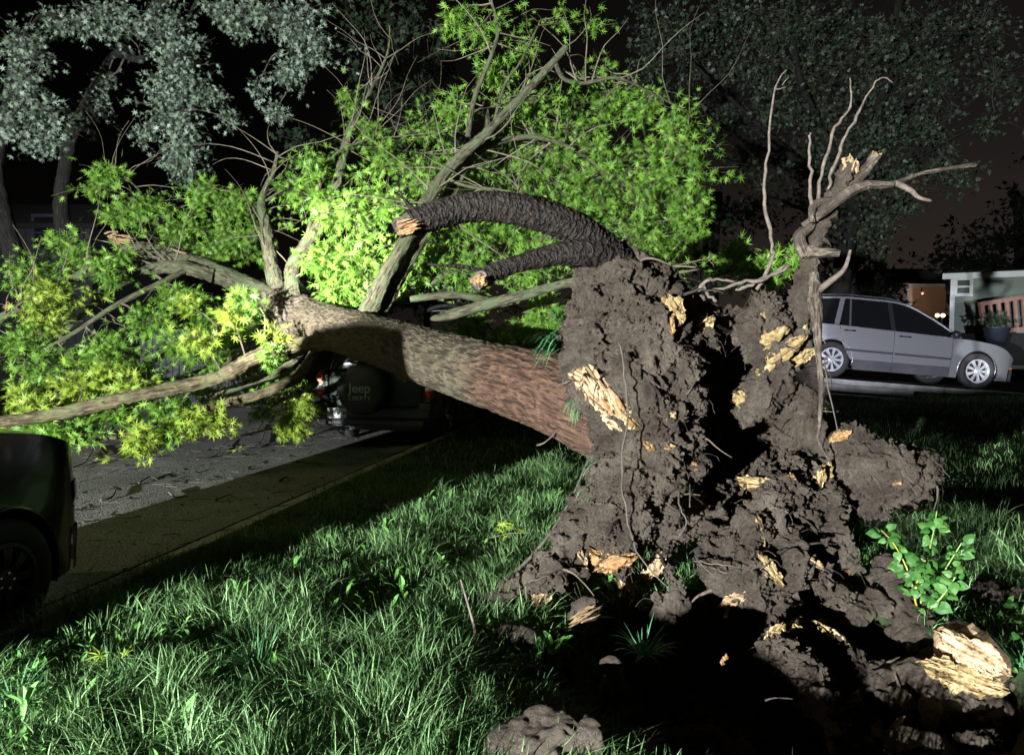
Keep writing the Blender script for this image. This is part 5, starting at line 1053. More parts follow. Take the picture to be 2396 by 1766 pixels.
tree_thing('background_tree', 'dim broadleaf tree behind the right side of the fallen crown', P(1650, 700, 18), [(1660, 760, 18, .25), (1660, 600, 18, .2), (1680, 450, 18, .12)], [], [CL(1700, 500, 18, 80, 80, 22), CL(1620, 600, 18, 110, 70, 24), CL(1720, 640, 18, 80, 60, 22), CL(1500, 660, 18, 100, 60, 16)], LOB, .2, MT['backleaf'], per=9, twigw=.01, spread=.3)
for i, (a, b, Y, rx, ry, n, lb) in enumerate([(100, 620, 18, 120, 60, 30, 'dark shrub in front of the left house'), (640, 680, 15, 160, 60, 40, 'dark shrub behind the fork of the fallen tree'), (1000, 700, 16, 200, 80, 50, 'dark hedge shrub behind the fallen trunk')]):
    tree_thing('shrub', lb, P(a, b + 60, Y), [(a, b + 70, Y, .08), (a, b + 20, Y, .05), (a + 5, b - 20, Y, .03)], [], [CL(a, b, Y, rx, ry, n)], LOB, .16, MT['backleaf'], per=8, spread=.25)

# ------------------------------------------------------------------ vehicles
def paint(name, col, rough=.32, metallic=.6, dirt=None):
    return pmat(name, col, dirt, 2.5, rough, 0, metallic=metallic, coat=.6, spec=.5, sharp=(.3, .8))
def lerp(a, b, t): return a + (b - a) * t
def interp(pts):
    xs = [p[0] for p in pts]; ys = [p[1] for p in pts]
    return lambda x: float(np.interp(x, xs, ys))
def smoothp(pts):
    xs = np.array([p[0] for p in pts]); ys = np.array([p[1] for p in pts]); X = np.linspace(xs[0], xs[-1], 400); Y = np.interp(X, xs, ys)
    k = 15; Y2 = np.convolve(np.pad(Y, (k, k), mode='edge'), np.ones(2 * k + 1) / (2 * k + 1), 'same')[k:-k]
    return lambda x: float(np.interp(x, X, Y2))
def patch(mb, fn, nu, nv, flip=False):
    V = [fn(i / nu, j / nv) for i in range(nu + 1) for j in range(nv + 1)]
    Fs = [(i * (nv + 1) + j, (i + 1) * (nv + 1) + j, (i + 1) * (nv + 1) + j + 1, i * (nv + 1) + j + 1) for i in range(nu) for j in range(nv)]
    if flip: Fs = [q[::-1] for q in Fs]
    return mb.add(V, Fs)
def lathe(mb, prof, axis_c, n=40, sgn=1):
    """prof (r, y) turned about the local y axis through axis_c"""
    V = []; m_ = len(prof)
    for k in range(n):
        a = 2 * math.pi * k / n
        for (r, y) in prof: V.append((axis_c[0] + math.cos(a) * r, axis_c[1] + y * sgn, axis_c[2] + math.sin(a) * r))
    Fs = [(k * m_ + i, ((k + 1) % n) * m_ + i, ((k + 1) % n) * m_ + i + 1, k * m_ + i + 1) for k in range(n) for i in range(m_ - 1)]
    return mb.add(V, Fs)
def wheel(car, x, side, W_, R, rimr, matrim, spokes=9):
    c = (x, side * (W_ - .03), R)
    mb = MB(); lathe(mb, [(rimr, -.20), (R - .03, -.19), (R, -.16), (R, -.03), (R - .025, .0), (R - .06, .008), (rimr + .01, .0), (rimr, -.02), (rimr, -.20)], c, 44, side)
    w = mb.build('wheel', MT['tyre'], car, True, world=False)
    mb = MB(); lathe(mb, [(rimr, -.20), (rimr - .015, -.10), (rimr - .012, -.02), (rimr + .004, .004), (rimr - .018, .006), (rimr - .03, -.03)], c, 44, side)
    for k in range(spokes):
        a = 2 * math.pi * k / spokes
        for da in (-.10, .10):
            d = Vector((math.cos(a + da * .6), 0, math.sin(a + da * .6))); t = Vector((-math.sin(a), 0, math.cos(a)))
            v = []
            for (rr, wd, yy) in ((.05, .016, -.005), (rimr * .6, .014, .0), (rimr - .008, .022, -.012)):
                b = Vector(c) + d * rr + Vector((0, yy * side, 0)); v += [b + t * wd, b - t * wd, b - t * wd * .8 - Vector((0, .03 * side, 0)), b + t * wd * .8 - Vector((0, .03 * side, 0))]
            mb.add(v, [(i * 4 + j, i * 4 + (j + 1) % 4, (i + 1) * 4 + (j + 1) % 4, (i + 1) * 4 + j) for i in range(2) for j in range(4)])
    lathe(mb, [(.001, .012), (.035, .010), (.06, -.002), (.065, -.03)], c, 20, side)
    mb.build('rim', matrim, w, False, world=False)
    mb = MB(); lathe(mb, [(.001, -.09), (rimr - .02, -.09)], c, 24, side); mb.build('brake_disc', MT['black'], w, world=False)
    for k in range(5):
        a = 2 * math.pi * k / 5; mb = MB(); lathe(mb, [(.001, .014), (.009, .012), (.010, .0)], (c[0] + math.cos(a) * .043, c[1], c[2] + math.sin(a) * .043), 8, side); mb.build('wheel_nut', MT['chrome'], w, world=False)
def car(name, label, cat, loc, rot, S, group=None):
    t = thing(name, label, cat, loc, rot, group)
    L2, W_, n_ = S['L'] / 2, S['W'], S['n']; zb = smoothp(S['belt']); zr = smoothp(S['roof'])
    sill, xc, xm = S['sill'], S.get('xm', 0), S.get('xm', 0)
    wf, wr, R, AR = S['wf'], S['wr'], S['R'], S['R'] + S.get('gap', .055)
    pm, cm = S['paint'], S['clad']
    zwn = interp(S.get('widths', [(sill, .955), (.42, .985), (.62, 1.0), (.85, .985), (1.1, .955), (1.7, .9)]))
    def hw(x, z):
        q = min(1, abs((x - xm) / L2)); return W_ * zwn(z) * (1 - q ** n_) ** (1 / n_)
    def zlo(x):
        z = sill
        for w in (wf, wr):
            d = abs(x - w)
            if d < AR: z = max(z, R + math.sqrt(AR * AR - d * d))
        return z
    XE = L2 * .90
    def side_panel(nm, xl, xr, mat, za=None, zc=None, nu=26, nv=12, off=0.0, parent=t, sides=(1, -1)):
        o = None
        for s in sides:
            mb = MB()
            def fn(u, v):
                x0 = lerp(xl(0), xr(0), u); lo = za(x0) if za else zlo(x0); hi = zc(x0) if zc else zb(x0)
                hi = max(hi, lo + .002); z = lerp(lo, hi, v); q_ = (z - sill) / max(zb(x0) - sill, .01); x = lerp(xl(q_), xr(q_), u)
                z = lerp(max(zlo(x), sill), zb(x), v)
                return (x, s * (hw(x, z) + off), z)
            patch(mb, fn, nu, nv, flip=(s < 0)); o = mb.build(nm, mat, parent, True, world=False)
        return o
    K = lambda v: (lambda _: v)
    g = .0035
    cuts = S['cuts']      # functions of v (0 sill .. 1 belt): rear of rear door, between doors, front of front door
    cl = S['cladz']
    hi_ = lambda x: zb(x)
    for nm, a, b_ in (('rear_quarter_panel', K(xm - XE), cuts[0]), ('rear_door', cuts[0], cuts[1]), ('front_door', cuts[1], cuts[2]), ('front_wing', cuts[2], K(xm + XE))):
        a2 = (lambda f: (lambda v: f(v) + g))(a); b2 = (lambda f: (lambda v: f(v) - g))(b_)
        if 'door' in nm:
            for s in (1, -1):
                def top(x): return zb(x)
                mb = MB()
                def fn(u, v, lo=None):
                    x0 = lerp(a2(0), b2(0), u); z = lerp(cl, zb(x0), v); q_ = (z - sill) / (zb(x0) - sill); x = lerp(a2(q_), b2(q_), u); z = lerp(cl, zb(x), v); return (x, s * hw(x, z), z)
                patch(mb, fn, 30, 16, flip=(s < 0)); d = mb.build(nm, pm, t, True, world=False)
                mb = MB()
                def fn2(u, v): q_ = (cl - sill) / (zb(0) - sill) * v; x = lerp(a2(q_), b2(q_), u); z = lerp(max(sill, min(zlo(x), cl - .01)), cl - .004, v); return (x, s * (hw(x, z) + .006), z)
                patch(mb, fn2, 20, 4, flip=(s < 0)); mb.build('cladding', cm, d, True, world=False)
                xa, xb = a2(1), b2(1); xh = lerp(xa, xb, .17); zh = zb(xh) - .085
                mb = MB()
                for (q0, q1, r_) in ((xh - .11, xh - .04, .018), (xh - .05, xh + .06, .012), (xh + .05, xh + .12, .018)):
                    pth = [(Vector((lerp(q0, q1, k / 5), s * (hw(xh, zh) + .028 - .012 * (abs(k - 2.5) / 2.5)), zh)), r_ * (.6 if k in (0, 5) else 1)) for k in range(6)]; v_, f_ = tube_vf(pth, 8); mb.add(v_, f_)
                mb.build('handle', MT['black'], d, True, world=False)
                if S.get('mould'):
                    mb = MB(); z0 = S['mould']
                    def fn3(u, v): x = lerp(a2(.6) + .02, b2(.6) - .004, u); z = z0(x) + lerp(-.022, .022, v); return (x, s * (hw(x, z) + .012 * math.sin(math.pi * v) ** .4 if 0 < v < 1 else hw(x, z) * s * s + 0) if False else s * (hw(x, z) + (.013 if 0 < v < 1 else .001)), z)
                    patch(mb, fn3, 20, 4, flip=(s < 0)); mb.build('side_moulding', S['mouldmat'], d, True, world=False)
        else:
            side_panel(nm, a2, b2, pm, nu=60, nv=14)
    # wheel-arch lips and dark inner body
    for w in (wf, wr):
        for s in (1, -1):
            pth = []
            for k in range(25):
                a = math.pi * (-.06 + 1.12 * k / 24); x = w + math.cos(a) * AR; z = max(sill, R + math.sin(a) * AR); pth.append((Vector((x, s * (hw(x, z) - .004), z)), .013))
            v_, f_ = tube_vf(pth, 6); mb = MB().add(v_, f_); mb.build('wheel_arch', S.get('archmat', pm), t, True, world=False)
            mb = MB()
            def fn(u, v): a = math.pi * (-.1 + 1.2 * u); x = w + math.cos(a) * (AR - .004); z = max(.12, R + math.sin(a) * (AR - .004)); return (x, s * (hw(w, R) - .01 - v * .34), z)
            patch(mb, fn, 20, 1); mb.build('wheel_well', MT['black'], t, True, world=False)
    for s in (1, -1):
        mb = MB()
        def fn(u, v): x = lerp(wr + AR + .01, wf - AR - .01, u); z = lerp(sill + .01, zb(x) - .02, v); return (x, s * (hw(x, z) - .014), z)
        patch(mb, fn, 20, 4, flip=(s < 0)); mb.build('door_frame', MT['black'], t, True, world=False)
    mb = MB(); mb.box(((wf + wr) / 2, 0, .30), (wf - wr + 1.0, W_ * 1.25, .2)); mb.build('floor_pan', MT['black'], t, world=False)
    # nose and tail shells
    for e_, sg in (('front_bumper', 1), ('rear_bumper', -1)):
        def shell(z0f, z1f, off=0, nu=40, nv=8, mat=pm, nm='x', tm=1.0, par=t):
            mb = MB(); t0 = math.acos(min(1, (XE / L2) ** (n_ / 2))) * tm
            def fn(u, v):
                a = lerp(-t0, t0, u); ca = abs(math.cos(a)) ** (2 / n_); sa = math.copysign(abs(math.sin(a)) ** (2 / n_), a); x = L2 * ca
                xx = xm + sg * x; z = lerp(z0f(xx), z1f(xx), v); tk = S['tuck'](z) if S.get('tuck') else 0
                return (xx - sg * tk * 1.0 + sg * off, (W_ * zwn(z) + off) * sa, z)
            patch(mb, fn, nu, nv, flip=(sg < 0)); return mb.build(nm, mat, par, True, world=False)
        zt = (lambda x: max(zb(x), S['bumpz'] + .02))
        if sg > 0 or not S.get('tailgate'):
            shell(lambda x: S['bumpz'], zt, mat=pm, nm='nose_panel' if sg > 0 else 'tail_panel')
        bp_ = shell(lambda x: sill, lambda x: S['bumpz'] - .004, .012, mat=S.get('bumpmat', cm), nm=e_)
        # deck lid or hood over the shell
    def top(nm, x0, x1, mat, crown, zf=zb, inset=0, nu=24, nv=20, par=t, hwf=None, dz=0):
        mb = MB()
        def fn(u, v):
            x = lerp(x0, x1, u); z = zf(x); h = (hwf(x) if hwf else hw(x, z)) - inset; y = lerp(-h, h, v); return (x, y, z + dz + crown * (1 - (y / max(h, .01)) ** 2))
        patch(mb, fn, nu, nv); return mb.build(nm, mat, par, True, world=False)
    cow, rfx, rrx, rbx = S['glassx']      # cowl, roof front, roof rear, rear glass base
    top('bonnet', cow - .02, xm + L2 * .9995, pm, .05, nu=40)
    if rbx > xm - L2 + .12: top('boot_lid', xm - L2 * .9995, rbx, pm, .03)
    def yg(x, z):
        b0 = hw(min(x, xm + L2 * .9), zb(x)) - .035; return b0 - S['tumble'] * max(0, z - zb(x))
    hg = lambda x: yg(x, zr(x))
    o = top('windscreen', cow, rfx, MT['glass'], .03, zr, hwf=hg); top('roof', rfx, rrx, S.get('roofmat', pm), .035, zr, hwf=hg, nu=30); top('rear_window', rrx, rbx, MT['glass'] if not S.get('noglass') else MT['black'], .02, zr, hwf=hg)
    for s in (1, -1):
        mb = MB()
        def fn(u, v): x = lerp(rbx, cow, u); z = lerp(zb(x) - .01, max(zr(x) - .028, zb(x) - .009), v); return (x, s * yg(x, z), z)
        patch(mb, fn, 60, 8, flip=(s < 0)); mb.build('side_window', MT['glass'], t, True, world=False)
        # roof side rail following the glass, pillars, drip line
        pth = [(Vector((x, s * (yg(x, zr(x)) + .004), zr(x) - .012)), .024) for x in np.linspace(rbx + .02, cow - .02, 50)]
        v_, f_ = tube_vf(pth, 8); MB().add(v_, f_).build('roof_frame', pm, t, True, world=False)
        pth = [(Vector((x, s * (yg(x, zb(x)) + .01), zb(x) + .004)), .010) for x in np.linspace(rbx + .02, cow - .05, 40)]
        v_, f_ = tube_vf(pth, 6); MB().add(v_, f_).build('belt_moulding', MT['black'], t, True, world=False)
        for (xb_, xt_, wd, mt) in S['pillars']:
            mb = MB()
            def fn(u, v): xx = lerp(xb_, xt_, v) + (u - .5) * wd; z = lerp(zb(xb_), zr(xt_) - .02, v); return (xx, s * (yg(xx, z) + .006), z)
            patch(mb, fn, 2, 8, flip=(s < 0)); mb.build('pillar', {'p': pm, 'b': MT['black'], 'g': S['clad']}[mt], t, True, world=False)
        if S.get('rails'):
            pth = [(Vector((x, s * (yg(x, zr(x)) - .10), zr(x) + (.055 if 0 < k < 23 else .01))), .013) for k, x in enumerate(np.linspace(rrx + .15, rfx - .1, 24))]
            v_, f_ = tube_vf(pth, 6); MB().add(v_, f_).build('roof_rail', S['railmat'], t, True, world=False)
        # mirror
        xm_ = cow - .28; mb = MB(); v_, f_ = tube_vf([(Vector((xm_ + .06, s * (yg(xm_, zb(xm_)) + d), zb(xm_) + .06)), r_) for d, r_ in ((0, .02), (.05, .03), (.07, .07), (.13, .085), (.19, .075), (.22, .04))], 12); mb.add(v_, f_); mb.build('wing_mirror', S.get('mirrormat', MT['black']), t, True, world=False)
        wheel(t, wf, s, W_, R, S['rim'], S.get('rimmat', MT['chrome'])); wheel(t, wr, s, W_, R, S['rim'], S.get('rimmat', MT['chrome']))
        # head lamp and indicator lenses at the front corner
        for (nm, z0, z1, a0, a1, mt) in S.get('lenses', []):
            mb = MB()
            def fn(u, v):
                a = lerp(a0, a1, u) * s; ca = abs(math.cos(a)) ** (2 / n_); sa = math.copysign(abs(math.sin(a)) ** (2 / n_), a); x = L2 * ca; z = lerp(z0, z1, v)
                z = min(z, zb(xm + x) - .01); return (xm + x + .008, (W_ * zwn(z) + .014) * sa, z)
            patch(mb, fn, 14, 4, flip=(s < 0)); mb.build(nm, mt, t, True, world=False)
    return t, hw, zb, zr, yg
MT['silver'] = paint('silver_paint', (0.50, 0.51, 0.55), .27, .75); MT['greyclad'] = pmat('grey_cladding', (0.055, 0.054, 0.062), (0.085, 0.082, 0.094), 4, .5, metallic=.2)
MT['amber'] = pmat('amber_lens', (0.85, 0.22, 0.02), rough=.25); MT['lens'] = pmat('lamp_lens', (0.10, 0.11, 0.12), rough=.12, coat=.5); MT['moulding'] = pmat('dark_moulding', (0.05, 0.048, 0.055), rough=.45)
SPEC = dict(L=5.12, W=.95, n=3.9, xm=-.08, sill=.20, wf=1.475, wr=-1.475, R=.365, rim=.235, gap=.05, paint=MT['silver'], clad=MT['greyclad'],
  belt=[(-2.64, 1.02), (-2.3, 1.06), (-1.5, 1.07), (.9, .99), (1.3, .975), (1.85, .92), (2.1, .84), (2.28, .74), (2.41, .60)],
  roof=[(-2.64, 1.02), (-2.5, 1.15), (-2.2, 1.45), (-1.9, 1.60), (-1.2, 1.66), (-.2, 1.645), (.12, 1.58), (.6, 1.33), (1.12, .985)],
  cuts=[lambda v: -1.035 - .32 * min(1, max(0, (v - .10) / .60)) ** .9, lambda v: -.27, lambda v: .90 + .02 * v], cladz=.40, mould=lambda x: .575 - .012 * x, mouldmat=MT['moulding'], archmat=MT['silver'],
  bumpz=.44, glassx=(1.12, .12, -1.95, -2.5), tumble=.40, pillars=[(-1.42, -1.25, .10, 'p'), (-1.15, -1.09, .04, 'g'), (-.27, -.30, .09, 'b'), (-2.35, -2.05, .25, 'p')], rails=True, railmat=MT['greyclad'], rimmat=pmat('silver_rim', (.62, .62, .66), rough=.35, metallic=.35),
  lenses=[('indicator_lens', .455, .49, .42, .56, MT['amber']), ('headlamp', .62, .80, .20, .60, MT['lens'])])
_fx = P(2285, 911, 14.8)
ang = math.radians(4.6); zf_, zr_ = _fx.z, _fx.z + math.sin(ang) * 2.95
car('silver_wagon', 'silver crossover wagon with dark tinted windows parked on the sloping concrete driveway', 'car', (_fx.x - 1.475 * math.cos(ang), 14.8 + .95, _fx.z + 1.475 * math.sin(ang)), (0, ang, 0), SPEC)

MT['darkpaint'] = paint('near_black_paint', (0.008, 0.009, 0.010), .22, .1)
MT['wetpaint'] = pmat('wet_dark_bonnet_paint', (0.008, 0.012, 0.009), (0.02, 0.028, 0.014), 40, .22, .5, 90, coat=.7, dist=.004)
DS = dict(L=4.4, W=.82, n=4.6, xm=0, sill=.2, wf=1.38, wr=-1.30, R=.33, rim=.20, paint=MT['darkpaint'], clad=MT['black'],
  belt=[(-2.35, .98), (-2.0, 1.08), (-1, 1.10), (.8, 1.16), (1.3, 1.14), (1.8, 1.06), (2.1, .94), (2.35, .76)], roof=[(-2.35, 1.05), (-2.1, 1.2), (-1.6, 1.50), (-1.0, 1.58), (0, 1.58), (.3, 1.50), (.9, 1.26), (1.25, 1.08)],
  cuts=[lambda v: -1.0, lambda v: -.1, lambda v: .95], cladz=.32, bumpz=.46, glassx=(1.25, .2, -1.3, -2.0), tumble=.28, pillars=[(-.1, -.12, .09, 'b'), (-1.3, -1.1, .12, 'p')], lenses=[('headlamp', .60, .74, .18, .62, MT['lens']), ('fog_lamp', .30, .37, .3, .5, MT['lens'])], rimmat=pmat('dull_rim', (.012, .012, .013), rough=.5))
hd = math.atan2(D2[1], D2[0])
fr = Vector((-2.50, 4.72, 0)); cc = fr - Vector((D2[0], D2[1], 0)) * 2.25 - Vector((N2[0], N2[1], 0)) * .81
car('dark_car', 'near-black car at the left edge, its bonnet corner showing in shadow at the kerb', 'car', (cc.x, cc.y, -.125), (0, 0, hd), dict(DS, archmat=MT['darkpaint']))
car('black_sedan', 'black car hidden in the dark behind the silver wagon', 'car', (15.2, 24.5, .75), (0, 0, math.radians(-160)), dict(DS, lenses=[('headlamp', .60, .74, .18, .62, MT['lens'])]))
# two small lit lamps by the far drive
for i, (a, lb) in enumerate(((2193, 'left of the two small glowing drive lamps behind the silver wagon'), (2206, 'right of the two small glowing drive lamps behind the silver wagon'))):
    p = P(a, 738, 19.0); t = thing('drive_lamp', lb, 'lamp', p, group='glowing drive lamps'); mb = MB(); lathe(mb, [(.001, -.05), (.04, -.04), (.05, 0), (.03, .05), (.001, .06)], (0, 0, 0), 12); mb.build('bulb', emit('warm_lamp_glow', (1.0, .78, .38), 6.0), t, True, world=False)
    mb = MB(); mb.box((0, .05, -.12), (.03, .03, .28)); mb.build('post', MT['black'], t, world=False)

# the crushed off-roader
MT['jeep'] = pmat('dark_green_paint', (0.016, 0.024, 0.015), (0.034, 0.044, 0.028), 4, .5, 0, metallic=.1, spec=.4); MT['cover'] = pmat('spare_cover_vinyl', (0.012, 0.014, 0.012), (0.022, 0.024, 0.02), 9, .6, .3, 50, dist=.003)
MT['letter'] = pmat('grey_lettering', (0.42, 0.44, 0.42), rough=.5); MT['red'] = pmat('red_lens', (0.75, 0.01, 0.02), rough=.2, coat=.5); MT['clear'] = pmat('clear_lens', (0.75, 0.76, 0.80), rough=.2, coat=.5); MT['peach'] = pmat('peach_lens', (0.75, 0.42, 0.25), rough=.2, coat=.5)
MT['plate'] = pmat('plate_white', (0.62, 0.62, 0.60), rough=.5); MT['ink'] = pmat('plate_ink', (0.03, 0.03, 0.035), rough=.5); MT['redhousing'] = pmat('dark_red_housing', (0.22, 0.01, 0.015), rough=.3)
JS = dict(L=4.4, W=.91, n=9, xm=0, sill=.30, wf=1.33, wr=-1.32, R=.365, rim=.21, gap=.07, paint=MT['jeep'], clad=MT['black'], archmat=MT['black'],
  belt=[(-2.2, 1.12), (-1, 1.12), (.7, 1.10), (1.2, 1.06), (2.0, 1.0), (2.2, .9)], roof=[(-2.2, 1.14), (-2.14, 1.36), (-1.9, 1.38), (-1.2, 1.35), (-.4, 1.50), (.1, 1.52), (.4, 1.45), (.95, 1.12)],
  widths=[(.3, .97), (.5, 1.0), (1.12, .97), (1.7, .93)], cuts=[lambda v: -1.0, lambda v: -.15, lambda v: .80], cladz=.42, bumpz=.60, glassx=(.95, .35, -1.95, -2.18), tumble=.25, pillars=[(-.15, -.15, .1, 'b'), (-1.05, -1.0, .12, 'p'), (-2.0, -1.95, .12, 'p')],
  lenses=[('headlamp', .72, .88, .2, .5, MT['lens'])], tailgate=True, noglass=True)
rc = P(740, 900, 11.15); rc.z = 0
jc = Vector((rc.x, rc.y, 0)) + Vector((N2[0], N2[1], 0)) * .93 + Vector((D2[0], D2[1], 0)) * 2.2
jt, jhw, jzb, jzr, jyg = car('crushed_offroader', 'dark green off-roader crushed under the fallen trunk, spare wheel cover on its tailgate', 'car', (jc.x, jc.y, -.125), (0, 0, hd), JS)
XR = -2.2   # rear plane; local +y is the left (street) side
def rbox(nm, y0, y1, z0, z1, x0, x1, mat, par=jt, bev=.0):
    mb = MB(); mb.box(((x0 + x1) / 2, (y0 + y1) / 2, (z0 + z1) / 2), (abs(x1 - x0), abs(y1 - y0), abs(z1 - z0))); o = mb.build(nm, mat, par, world=False)
    if bev: m_ = o.modifiers.new('b', 'BEVEL'); m_.width = bev; m_.segments = 3
    return o
gate = rbox('tailgate', -.74, .74, .60, 1.13, XR + .03, XR + .12, MT['jeep'], bev=.02)
rbox('bumper_step', -.90, .90, .42, .60, XR - .10, XR + .06, MT['black'], bev=.04); rbox('valance', -.78, .78, .32, .42, XR - .03, XR + .1, MT['black'], bev=.02)
for s in (1, -1):
    rbox('rear_corner', s * .74, s * .885, .60, 1.14, XR + .0, XR + .2, MT['jeep'], bev=.03)
    rbox('bumper_corner', s * .70, s * .93, .40, .68, XR - .09, XR + .3, MT['black'], bev=.05)
    h_ = rbox('tail_light', s * .80, s * .905, .71, 1.13, XR - .012, XR + .12, MT['redhousing'], bev=.03)
    for (z0, r_, m1, m2) in ((1.025, .088, 'red', 'peach'), (.845, .088, 'clear', 'red')):
        for half in (1, -1):
            mb = MB(); V = []; 
            for i in range(7):
                for k in range(13):
                    a = math.pi * k / 12 * half; rr = r_ * math.sin(i / 6 * math.pi / 2); V.append((XR - .012 - .035 * math.cos(i / 6 * math.pi / 2) + .008 * (i % 2) * (1 if m2 == 'red' else .4), s * .853 + math.cos(a) * rr * .72, z0 + math.sin(a) * rr))
            mb.add(V, [(i * 13 + k, i * 13 + k + 1, (i + 1) * 13 + k + 1, (i + 1) * 13 + k) for i in range(6) for k in range(12)]); mb.build('lens', MT[m1 if half > 0 else m2], h_, True, world=False)
# spare wheel in its cover
mb = MB(); V = []; prof = [(.001, -.27), (.30, -.27), (.345, -.262), (.372, -.24), (.38, -.20), (.38, -.08), (.34, -.03), (.1, -.02)]
for k in range(56):
    a = 2 * math.pi * k / 56
    for (r_, x_) in prof: V.append((XR + .03 + x_, .12 + math.cos(a) * r_, .86 + math.sin(a) * r_))
m_ = len(prof); mb.add(V, [(k * m_ + i, k * m_ + i + 1, ((k + 1) % 56) * m_ + i + 1, ((k + 1) % 56) * m_ + i) for k in range(56) for i in range(m_ - 1)])
cov = mb.build('spare_wheel_cover', MT['cover'], jt, True, world=False)
def text(s, size, mat, parent, loc, up=(0, 0, 1), rightv=(0, -1, 0), ext=.002, sx=1.0, name='lettering', align='CENTER', bold=0, shear=0):
    c = bpy.data.curves.new(name, 'FONT'); c.body = s; c.size = size; c.extrude = ext; c.align_x = align; c.align_y = 'CENTER'; c.offset = bold; c.shear = shear
    o = bpy.data.objects.new(name, c); COL.objects.link(o); dg = bpy.context.evaluated_depsgraph_get(); me = bpy.data.meshes.new_from_object(o.evaluated_get(dg)); bpy.data.objects.remove(o)
    me.materials.clear(); me.materials.append(mat); o = bpy.data.objects.new(name, me); COL.objects.link(o); o.parent = parent
    r_ = Vector(rightv).normalized(); u = Vector(up).normalized(); n = r_.cross(u); m_ = Matrix([[r_.x * sx, u.x, n.x], [r_.y * sx, u.y, n.y], [r_.z * sx, u.z, n.z]]).to_4x4(); m_.translation = Vector(loc); o.matrix_local = m_; return o
text('Jeep', .20, MT['letter'], cov, (XR - .243, .13, .885), bold=.0025)
text('LIBERTY', .085, MT['letter'], cov, (XR - .243, .13, .742), bold=.0, sx=1.12)
text('J&L', .055, MT['letter'], gate, (XR + .026, .56, .72), name='sticker')
for i, (y_, z_) in enumerate(((.57, .98), (.53, .93), (.58, .86), (.54, .83), (.55, .79), (.56, .68))): text('~' if i % 2 else 'n', .05, MT['letter'], gate, (XR + .026, y_, z_), name='sticker')
pl = rbox('licence_plate', .40, .705, .43, .58, XR - .112, XR - .104, MT['plate'], bev=.012)
text('GN9 M7M', .086, MT['ink'], pl, (XR - .114, .552, .505), sx=.80, ext=.001, bold=.0015)
text('.', .08, MT['ink'], pl, (XR - .114, .556, .525), ext=.001)
rbox('plate_top_line', .46, .65, .56, .565, XR - .115, XR - .112, MT['ink'], pl); rbox('plate_bottom_line', .44, .66, .441, .446, XR - .115, XR - .112, MT['ink'], pl)
# torn bits of the rear window frame
for i, pts in enumerate([[(-2.16, .80, 1.15), (-2.13, .72, 1.26), (-2.10, .66, 1.32), (-2.0, .5, 1.34)], [(-2.17, .66, 1.15), (-2.14, .60, 1.25), (-2.05, .45, 1.30)], [(-2.16, .55, 1.16), (-2.16, .40, 1.20), (-2.1, .2, 1.22)]]):
    v_, f_ = tube_vf(spline([(Vector(p), .022) for p in pts], 4), 6); MB().add(v_, f_).build('bent_window_frame', MT['greyclad'] if i else MT['black'], jt, True, world=False)
mb = MB(); mb.add([(-2.15, .62, 1.16), (-2.13, .42, 1.16), (-2.08, .30, 1.22), (-2.10, .50, 1.26), (-2.12, .62, 1.16), (-2.10, .42, 1.16), (-2.05, .30, 1.22), (-2.07, .50, 1.26)], [(0, 1, 2, 3), (7, 6, 5, 4), (0, 4, 5, 1), (1, 5, 6, 2), (2, 6, 7, 3), (3, 7, 4, 0)]); mb.build('torn_trim', pmat('grey_trim', (.35, .35, .37), rough=.5), jt, world=False)
# bent roof edge and rail rising beyond the trunk
for i, (pts, r_) in enumerate([([(990, 735, 10.4), (1010, 722, 10.2), (1045, 715, 10.1), (1090, 722, 10.0)], .03), ([(1120, 740, 10.2), (1150, 770, 10.2), (1165, 805, 10.2), (1172, 850, 10.2)], .014), ([(1000, 728, 10.3), (1080, 730, 10.2), (1120, 760, 10.2), (1130, 800, 10.2)], .02)]):
    o_ = [(P(a, b, Y), r_) for a, b, Y in pts]; inv = Matrix.Rotation(-hd, 4, 'Z'); o_ = [(inv @ (p - Vector(jt.location)), r) for p, r in o_]
    v_, f_ = tube_vf(spline(o_, 5), 6); MB().add(v_, f_).build('bent_roof_rail', MT['darkpaint'], jt, True, world=False)

# ------------------------------------------------------------------ driveway, houses, deck, fence
MT['slab'] = pmat('driveway_concrete', (0.20, 0.20, 0.19), (0.36, 0.36, 0.36), 3, .6, .4, 30, dist=.01)
drive = bpy.data.objects.new('driveway', None); COL.objects.link(drive); props(drive, kind='structure')
def slab(x0, x1, y0, y1, z0, z1, dz=.12):
    r = random.Random(int(x0 * 100)); 
    v = [(x0, y0, z0), (x1, y0, z1), (x1, y1, z1), (x0, y1, z0), (x0 + .03, y0 + .02, z0 - dz), (x1, y0 + .02, z1 - dz), (x1, y1, z1 - dz), (x0, y1, z0 - dz)]
    mk('concrete_slab', v, [(0, 1, 2, 3), (7, 6, 5, 4), (0, 4, 5, 1), (1, 5, 6, 2), (2, 6, 7, 3), (3, 7, 4, 0)], MT['slab'], drive)
sl = math.tan(ang)
def zd(x): return _fx.z - (x - _fx.x) * sl - .006
for (a, b_) in ((4.2, 6.0), (6.012, 8.4), (8.412, 10.8), (10.812, 13.2)): slab(a, b_, 14.35, 17.2, zd(a), zd(b_))
slab(5.2, 7.6, 13.95, 14.33, zd(5.2) - .10, zd(7.6) - .10); slab(4.4, 7.2, 13.5, 13.9, zd(4.4) - .26, zd(7.2) - .26)

